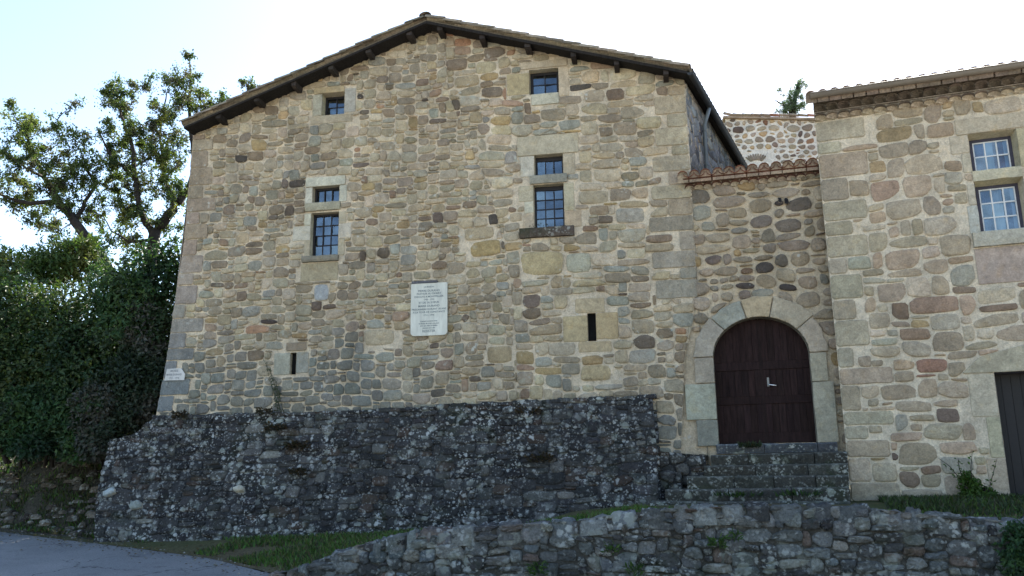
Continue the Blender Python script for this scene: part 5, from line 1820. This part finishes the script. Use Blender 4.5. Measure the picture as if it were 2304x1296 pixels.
def make_bush(label, blobs, nleaf, pal, rng, leaf=(.075, .135), lw=.55, shoots=14, name="bush", group="bushes on the bank", stems=5, cat="bush", inner=.35, base=None, mat=None, lum=.34):
    bz = min(c.z - r[2] for c, r in blobs)
    c0 = sum((c for c, r in blobs), V3((0, 0, 0))) / len(blobs)
    base = base or V3((c0.x, c0.y, bz))
    root = thing(name, label, cat, base, group)
    lb, tb = MB(), MB()
    wts = [r[0] * r[2] for c, r in blobs]
    tot = sum(wts)
    ph = rng.uniform(0, 50)
    for (c, r), wt in zip(blobs, wts):
        n = int(nleaf * wt / tot)
        for _ in range(n):
            d = rvec(rng)
            if d.y > .45 and rng.random() < .75:
                d.y = -d.y
            k = 1.0 + lum * noise.noise(d * 2.2 + V3((ph, c.x, c.z))) + .5 * lum * noise.noise(d * 5 + V3((c.z, ph, 1)))
            deep = rng.random() < inner
            k *= rng.uniform(.35, .85) if deep else rng.uniform(.86, 1.04)
            p = c + V3((d.x * r[0], d.y * r[1], d.z * r[2])) * k
            if p.z < gz(p.y) + .02:
                continue
            t = noise.noise(p * 1.1 + V3((ph, 0, 0))) * .5 + .5
            idx = min(len(pal) - 1, max(0, int((t * 1.5 - .25 + rng.uniform(-.15, .15)) * len(pal))))
            col = vary(pal[idx], rng, .28)
            L_ = rng.uniform(*leaf) * (1.6 if deep else 1)
            dd = (rvec(rng) * .9 + d * .5 + V3((0, 0, -.25))).normalized()
            nr_ = (d * .8 + V3((0, -.2, .6)) + rvec(rng) * .7).normalized()
            leaf_geo(lb, p, dd, nr_, L_, L_ * lw, col)
    for _ in range(shoots):
        c, r = rng.choice(blobs)
        d = rvec(rng)
        d.z = abs(d.z) * .8 + .2
        p = c + V3((d.x * r[0], d.y * r[1], d.z * r[2])) * .85
        q = p + (d + V3((0, 0, .6)) + rvec(rng) * .4).normalized() * rng.uniform(.25, .6)
        lb.tube([p, p.lerp(q, .5) + rvec(rng) * .04, q], [.008, .006, .003], (.05, .04, .03), 4, cap=False)
        for _k in range(14):
            x = p.lerp(q, rng.random())
            L_ = rng.uniform(*leaf) * .9
            leaf_geo(lb, x + rvec(rng) * .03, (rvec(rng) + d * .4).normalized(), rvec(rng), L_, L_ * lw, vary(rng.choice(pal), rng, .2))
    for _ in range(stems):
        c, r = rng.choice(blobs)
        q = c + V3((rng.uniform(-.5, .5) * r[0], rng.uniform(-.4, .4) * r[1], rng.uniform(-.2, .5) * r[2]))
        p = V3((base.x + (q.x - base.x) * .4, base.y + rng.uniform(-.2, .3), base.z))
        tb = MB()
        tb.tube([p, p.lerp(q, .5) + rvec(rng) * .2, q], [.04, .03, .012], (.045, .036, .028), 6)
        tb.build("stem", M_bark, root, root)
    lb.build("foliage", mat or M_bush, root, root)
    return root
def bb(Y, x, y, rx, ry, dy=0.0, ryy=1.0):
    c, r, _ = blob(Y, x, y, rx, ry, 0, dy, ryy)
    return (c, r)
DG = [tuple(x * 1.35 for x in c) for c in [(.012, .030, .013), (.018, .044, .016), (.024, .056, .020), (.038, .072, .022), (.028, .048, .024)]]
DG2 = [tuple(x * 1.35 for x in c) for c in [(.014, .026, .014), (.020, .034, .018), (.034, .044, .030), (.055, .055, .045), (.024, .044, .018)]]
YG = [(.035, .075, .02), (.055, .10, .025), (.085, .13, .035), (.11, .13, .04)]
DG3 = [tuple(x * 1.35 for x in c) for c in [(.012, .028, .013), (.018, .040, .014), (.026, .050, .016), (.042, .062, .018), (.020, .044, .018)]]
rng = random.Random(97)  # deep rear lobes of these bushes are added to keep sun off bank and road
make_bush("tallest dark green bush crowding against the corner of the gabled house", [bb(19.6, 345, 640, 70, 95), bb(19.8, 395, 600, 30, 65, ryy=.5), bb(19.4, 300, 720, 80, 110), bb(19.4, 360, 740, 45, 90, ryy=.6), bb(19.6, 265, 650, 55, 60), bb(21.2, 310, 760, 90, 140), bb(22.5, 270, 850, 150, 140, ryy=1.2), bb(21.8, 300, 900, 90, 110)], 26000, DG, rng)
make_bush("shadowy bush with greyish twiggy foliage hanging over the low end of the dark plinth", [bb(18.9, 300, 880, 85, 90, ryy=.7), bb(18.7, 235, 920, 70, 70, ryy=.6), bb(18.9, 340, 850, 40, 90, ryy=.5), bb(18.5, 220, 990, 45, 40, ryy=.4), bb(19, 330, 750, 50, 80, ryy=.5), bb(20.7, 250, 920, 110, 90, ryy=1.2)], 19000, DG2, rng)
make_bush("broad dark bush between the crooked tree and the dry bank", [bb(19.8, 190, 730, 90, 100), bb(19.6, 140, 820, 100, 90), bb(20, 125, 705, 70, 70), bb(19.4, 200, 860, 80, 80), bb(21.4, 150, 800, 120, 120), bb(19.0, 150, 985, 60, 40, ryy=.5), bb(22.6, 120, 900, 170, 150, ryy=1.3)], 20000, DG3, rng)
make_bush("dense bush at the frame edge with brighter leaf tips on top", [bb(19.8, 30, 725, 85, 95), bb(19.6, 20, 840, 100, 95), bb(20, -80, 770, 110, 130), bb(20.2, 40, 650, 60, 45), bb(21.6, 20, 780, 130, 150), bb(19.2, 30, 975, 70, 45, ryy=.5), bb(20.6, -190, 800, 120, 130), bb(21.8, -310, 810, 120, 130)], 25000, DG3[:4] + [(.06, .08, .02)], rng)
make_bush("low creeping bush spilling down over the top of the dry bank", [bb(19.1, 110, 930, 110, 70, ryy=.7), bb(19.0, 30, 950, 80, 55, ryy=.6), bb(18.9, 190, 950, 60, 55, ryy=.5), bb(19.3, -70, 930, 80, 70), bb(20.8, 80, 930, 130, 90, ryy=1.3), bb(18.5, 175, 1010, 40, 28, ryy=.3), bb(18.6, 70, 1005, 50, 25, ryy=.3)], 14000, DG, rng)
make_bush("sunlit yellow-green shrub standing behind the dark bushes", [bb(21.8, 165, 590, 50, 45), bb(21.8, 110, 605, 45, 35), bb(21.9, 205, 575, 30, 40), bb(22, 20, 600, 50, 35)], 4200, YG, rng, leaf=(.12, .2), lw=.3, shoots=30)
# small plants
def tuft(label, p, n, hgt, spread, pal, rng, name="weed", cat="plant", group="weeds growing on the old walls", lw=.35, up=1.0, nrm=None):
    lb = MB()
    for _ in range(n):
        a = rng.uniform(0, 2 * pi)
        r = spread * math.sqrt(rng.random())
        q = V3((p.x + cos(a) * r, p.y + sin(a) * r * .5, p.z + rng.uniform(0, .35) * hgt))
        if nrm is not None:
            q += V3((0, 0, rng.uniform(-.5, .5) * hgt)) + nrm * rng.uniform(0, .1)
        d = (V3((cos(a) * .7, sin(a) * .5 - .2, up)) + rvec(rng) * .6).normalized()
        L_ = hgt * rng.uniform(.4, 1)
        leaf_geo(lb, q, d, rvec(rng), L_, L_ * lw, vary(rng.choice(pal), rng, .25))
    o = lb.build(name, M_grass)
    recenter(o, p)
    return tag(o, label, cat, group)
GR = [(.04, .085, .018), (.055, .11, .02), (.075, .12, .03), (.035, .07, .018)]
BR = [(.05, .034, .016), (.035, .026, .014), (.065, .045, .02), (.03, .03, .014)]
def on_but(x, y, h=.05):
    u, v = BUT.px(x, y, h)
    return BUT.m(u, v, h)
def on_wall(x, y, h=.08):
    u, v = WALLF.px(x, y, h)
    return WALLF.m(u, v, h)
for (x, y, n_, hg, sp, lab) in ((622, 966, 160, .10, .22, "brown dried plant cushion high on the dark plinth below the arrow-sign side loophole"), (672, 1008, 180, .11, .24, "large brown moss cushion in the middle of the dark plinth"),
                                (672, 1066, 150, .10, .17, "lower brown moss cushion trailing down the dark plinth"), (1190, 930, 130, .09, .26, "brownish plant hanging under the plinth ledge nearest the slit by the door"),
                                (1215, 1035, 150, .10, .24, "dark brown growth on the plinth near its stair end"), (408, 938, 110, .10, .16, "reddish brown tuft on the ledge below the arrow-shaped sign"), (598, 930, 110, .10, .18, "dark brown tuft on the ledge under the small loophole")):
    tuft(lab, on_but(x, y), n_, hg, sp, BR, rng, lw=.5, up=.2, nrm=BUT.N, group="brown plants on the plinth")
tuft("dry brown plants on the mossy sill of the larger mullioned window", HOUSE.m((b2[0] + b2[1]) / 2, b2[2] - .03, .09), 60, .06, .42, BR + [(.05, .06, .035)], rng, lw=.4, up=.8, group="brown plants on ledges")
# slender weed against the house front
wb = MB()
for k in range(5):
    u, v = HOUSE.px(640 - k * 4, 930, .1)
    p = HOUSE.m(u, v, .12)
    q = HOUSE.m(*HOUSE.px(588 + k * 10, 800 + 18 * k, .1), .1)
    m_ = p.lerp(q, .5) + rvec(rng) * .08
    wb.tube([p, m_, q], [.006, .005, .002], (.07, .085, .05), 4, cap=False)
    for _ in range(26):
        t = rng.random()
        x_ = p.lerp(m_, 2 * t) if t < .5 else m_.lerp(q, 2 * t - 1)
        L_ = rng.uniform(.05, .1)
        leaf_geo(wb, x_, rvec(rng), rvec(rng), L_, L_ * .3, vary((.065, .085, .045), rng, .25))
o = wb.build("tall_weed", M_grass)
recenter(o, HOUSE.m(*HOUSE.px(630, 930, .1), .1))
tag(o, "slender grey-green weed with thin stems growing up the house front from the plinth ledge", "plant")
for (x, y, n_, hg, sp, lab) in ((1615, 1226, 60, .14, .10, "bright green tuft growing from a joint in the dry-stone wall"), (1656, 1212, 40, .11, .07, "small green tuft beside the brighter one in the dry-stone wall"),
                                (1215, 1286, 70, .14, .12, "green tuft at the foot of the dry-stone wall below its large cap stones"), (1428, 1288, 60, .13, .10, "green tuft low on the dry-stone wall under the stairs"),
                                (1380, 1240, 50, .12, .10, "green tuft midway up the dry-stone wall left of the steps")):
    tuft(lab, on_wall(x, y), n_, hg, sp, GR, rng, lw=.25, up=.5, nrm=WALLF.N, group="green tufts in the dry-stone wall")
p = LINK.m(*LINK.px(1688, 1008, .2), .25)
tuft("low plant growing along the door threshold", p, 110, .13, .22, [(.03, .05, .022), (.045, .06, .03), (.05, .055, .03)], rng, group="plants on the steps")
for x, y, k, lab in ((1660, 1120, 90, "sparse weeds on the lowest steps"), (1800, 1118, 120, "fuller weeds on the lower steps near the cottage corner")):
    pp_ = LINK.m(*LINK.px(x, y, 1.4), 1.42)
    tuft(lab, V3((pp_.x, pp_.y, pp_.z)), k, .13, .4, GR[:1] + [(.03, .055, .02)] * 2, rng, group="plants on the steps", lw=.3)
# leafy plant at the cottage wall and dark shrub at the frame edge
pp_ = ANNEX.m(*ANNEX.px(2190, 1140, .25), .3)
make_bush("leafy green weed clump standing against the foot of the cottage wall beside its door", [(V3((pp_.x, pp_.y, 1.14)), (.20, .14, .20)), (V3((pp_.x - .08, pp_.y, 1.3)), (.10, .09, .16)), (V3((pp_.x + .22, pp_.y, 1.06)), (.16, .12, .12))], 1500, GR, rng, leaf=(.04, .08), shoots=6, stems=2, name="weed_clump", cat="plant", group="plants on the terrace", base=V3((pp_.x, pp_.y, .95)))
pq = on_wall(2296, 1250, .15)
make_bush("dark green creeper hanging on the dry-stone wall at the frame edge", [(pq, (.22, .15, .42)), (pq + V3((.3, -.03, -.1)), (.3, .2, .5))], 3200, DG, rng, leaf=(.05, .09), shoots=4, stems=2, name="creeper", cat="plant", group="plants on the terrace", base=V3((pq.x, pq.y, 0)))
# grass
def grass(name, samp, n, hgt, pal, rng, wd=.012):
    lb = MB()
    for _ in range(n):
        s_ = samp()
        if s_ is None:
            continue
        x, y, zz, hk = s_
        h_ = hgt * rng.uniform(.4, 1.1) * hk
        a = rng.uniform(0, 2 * pi)
        b = V3((cos(a), sin(a), 0))
        lean = V3((rng.uniform(-.5, .5), rng.uniform(-.5, .5), 1)).normalized()
        p = V3((x, y, zz - .01))
        w_ = wd * rng.uniform(.7, 1.4)
        m_ = p + lean * (h_ * .6)
        t = p + lean * h_ + V3((lean.x, lean.y, -.15)) * (h_ * .35)
        c = vary(rng.choice(pal), rng, .3)
        lb.add([p - b * w_, p + b * w_, m_ + b * w_ * .7, m_ - b * w_ * .7, t], [(0, 1, 2, 3), (3, 2, 4)], c)
    return tag(lb.build(name, M_grass), kind='stuff')
GG = [tuple(x * 1.05 for x in c) for c in [(.06, .14, .022), (.075, .165, .028), (.09, .15, .035), (.06, .11, .025), (.12, .12, .05), (.10, .09, .05)]]
GD = [(.03, .05, .018), (.04, .06, .02), (.06, .06, .03), (.09, .08, .045)]
def s1_():
    X = rng.uniform(-6.6, -1.2)
    yf = interp(FRONT, X)
    t = rng.random()
    Y = yf + .12 + (yback(X) - 1.0 - yf) * t * .8
    dn = noise.noise(V3((X * .9, Y * 1.2, 2)))
    if dn * 1.3 + .55 * (1 - abs(X + 2.7) / 1.9) < rng.uniform(-.3, .45):
        return None
    return X, Y, tz(X, Y), 1.0 - .3 * abs(t - .5)
grass("grass", s1_, 18000, .13, GG + GD[1:3], rng)
def s2_():
    X = rng.uniform(.2, 2.1)
    yf = interp(FRONT, X)
    Y = yf + rng.uniform(.25, 1.9)
    if noise.noise(V3((X * 1.7, Y * 1.5, 5))) + .4 * (1 - abs(X - 1.4)) < rng.uniform(-.3, .3):
        return None
    return X, Y, tz(X, Y), .9
grass("grass", s2_, 3800, .15, GG, rng)
def s3_():
    u = rng.uniform(.3, 3.5) if rng.random() < .72 else rng.uniform(3.5, 7)
    h_ = rng.uniform(.02, 2.4) if rng.random() < .6 else rng.uniform(.02, .5)
    p = ANNEX.m(u, 0, h_)
    return p.x, p.y, tz(p.x, p.y), 1.0 if rng.random() < .5 else .6
grass("grass", s3_, 13000, .15, GD[:3] + GG[3:4], rng)
def s4_():
    s_ = rng.uniform(-1.0, 12)
    d = rng.uniform(-.45, .55) if rng.random() < .8 else rng.uniform(.5, 1.3)
    p = B0 + BD * s_ + BN * d
    if noise.noise(V3((p.x * .8, p.y * .8, 9))) < rng.uniform(-.5, .35) - (.15 if s_ > 2 else 0):
        return None
    rise = 1.75 * min(1, max(0, (d + .1) / 1.9)) ** .8
    return p.x, p.y, gz(p.y) + rise * .95, 1.0
def s5_():
    X = rng.uniform(-2.8, 8.3)
    yf = interp(FRONT, X)
    Y = yf + .1 + rng.random() ** 1.6 * 1.5
    if noise.noise(V3((X * 1.9, Y * 1.5, 15))) < rng.uniform(-.6, .3):
        return None
    return X, Y, tz(X, Y), .75
grass("grass", s5_, 9000, .11, GD + GG, rng)
grass("grass", s4_, 14000, .15, GD + GG[:1], rng)

mb = MB()
for _ in range(700):
    X = rng.uniform(-12, -1.5)
    Y = interp(sorted((a, b) for a, b in EDGE), X) + rng.gauss(-.1, .45)
    a = rng.uniform(0, 6.3)
    d_ = V3((cos(a), sin(a), rng.uniform(-.1, .25))).normalized()
    L_ = rng.uniform(.03, .07)
    zz = max(gz(Y) + .03, tz(X, Y) if Y > interp(FRONT, X) else 0)
    leaf_geo(mb, V3((X, Y, zz + .012)), d_, V3((rng.uniform(-.4, .4), rng.uniform(-.4, .4), 1)), L_, L_ * .5, vary(rng.choice([(.10, .065, .03), (.14, .10, .05), (.07, .05, .03), (.16, .14, .06)]), rng, .25), .35)
tag(mb.build("leaf_litter", M_leaf), kind='stuff')
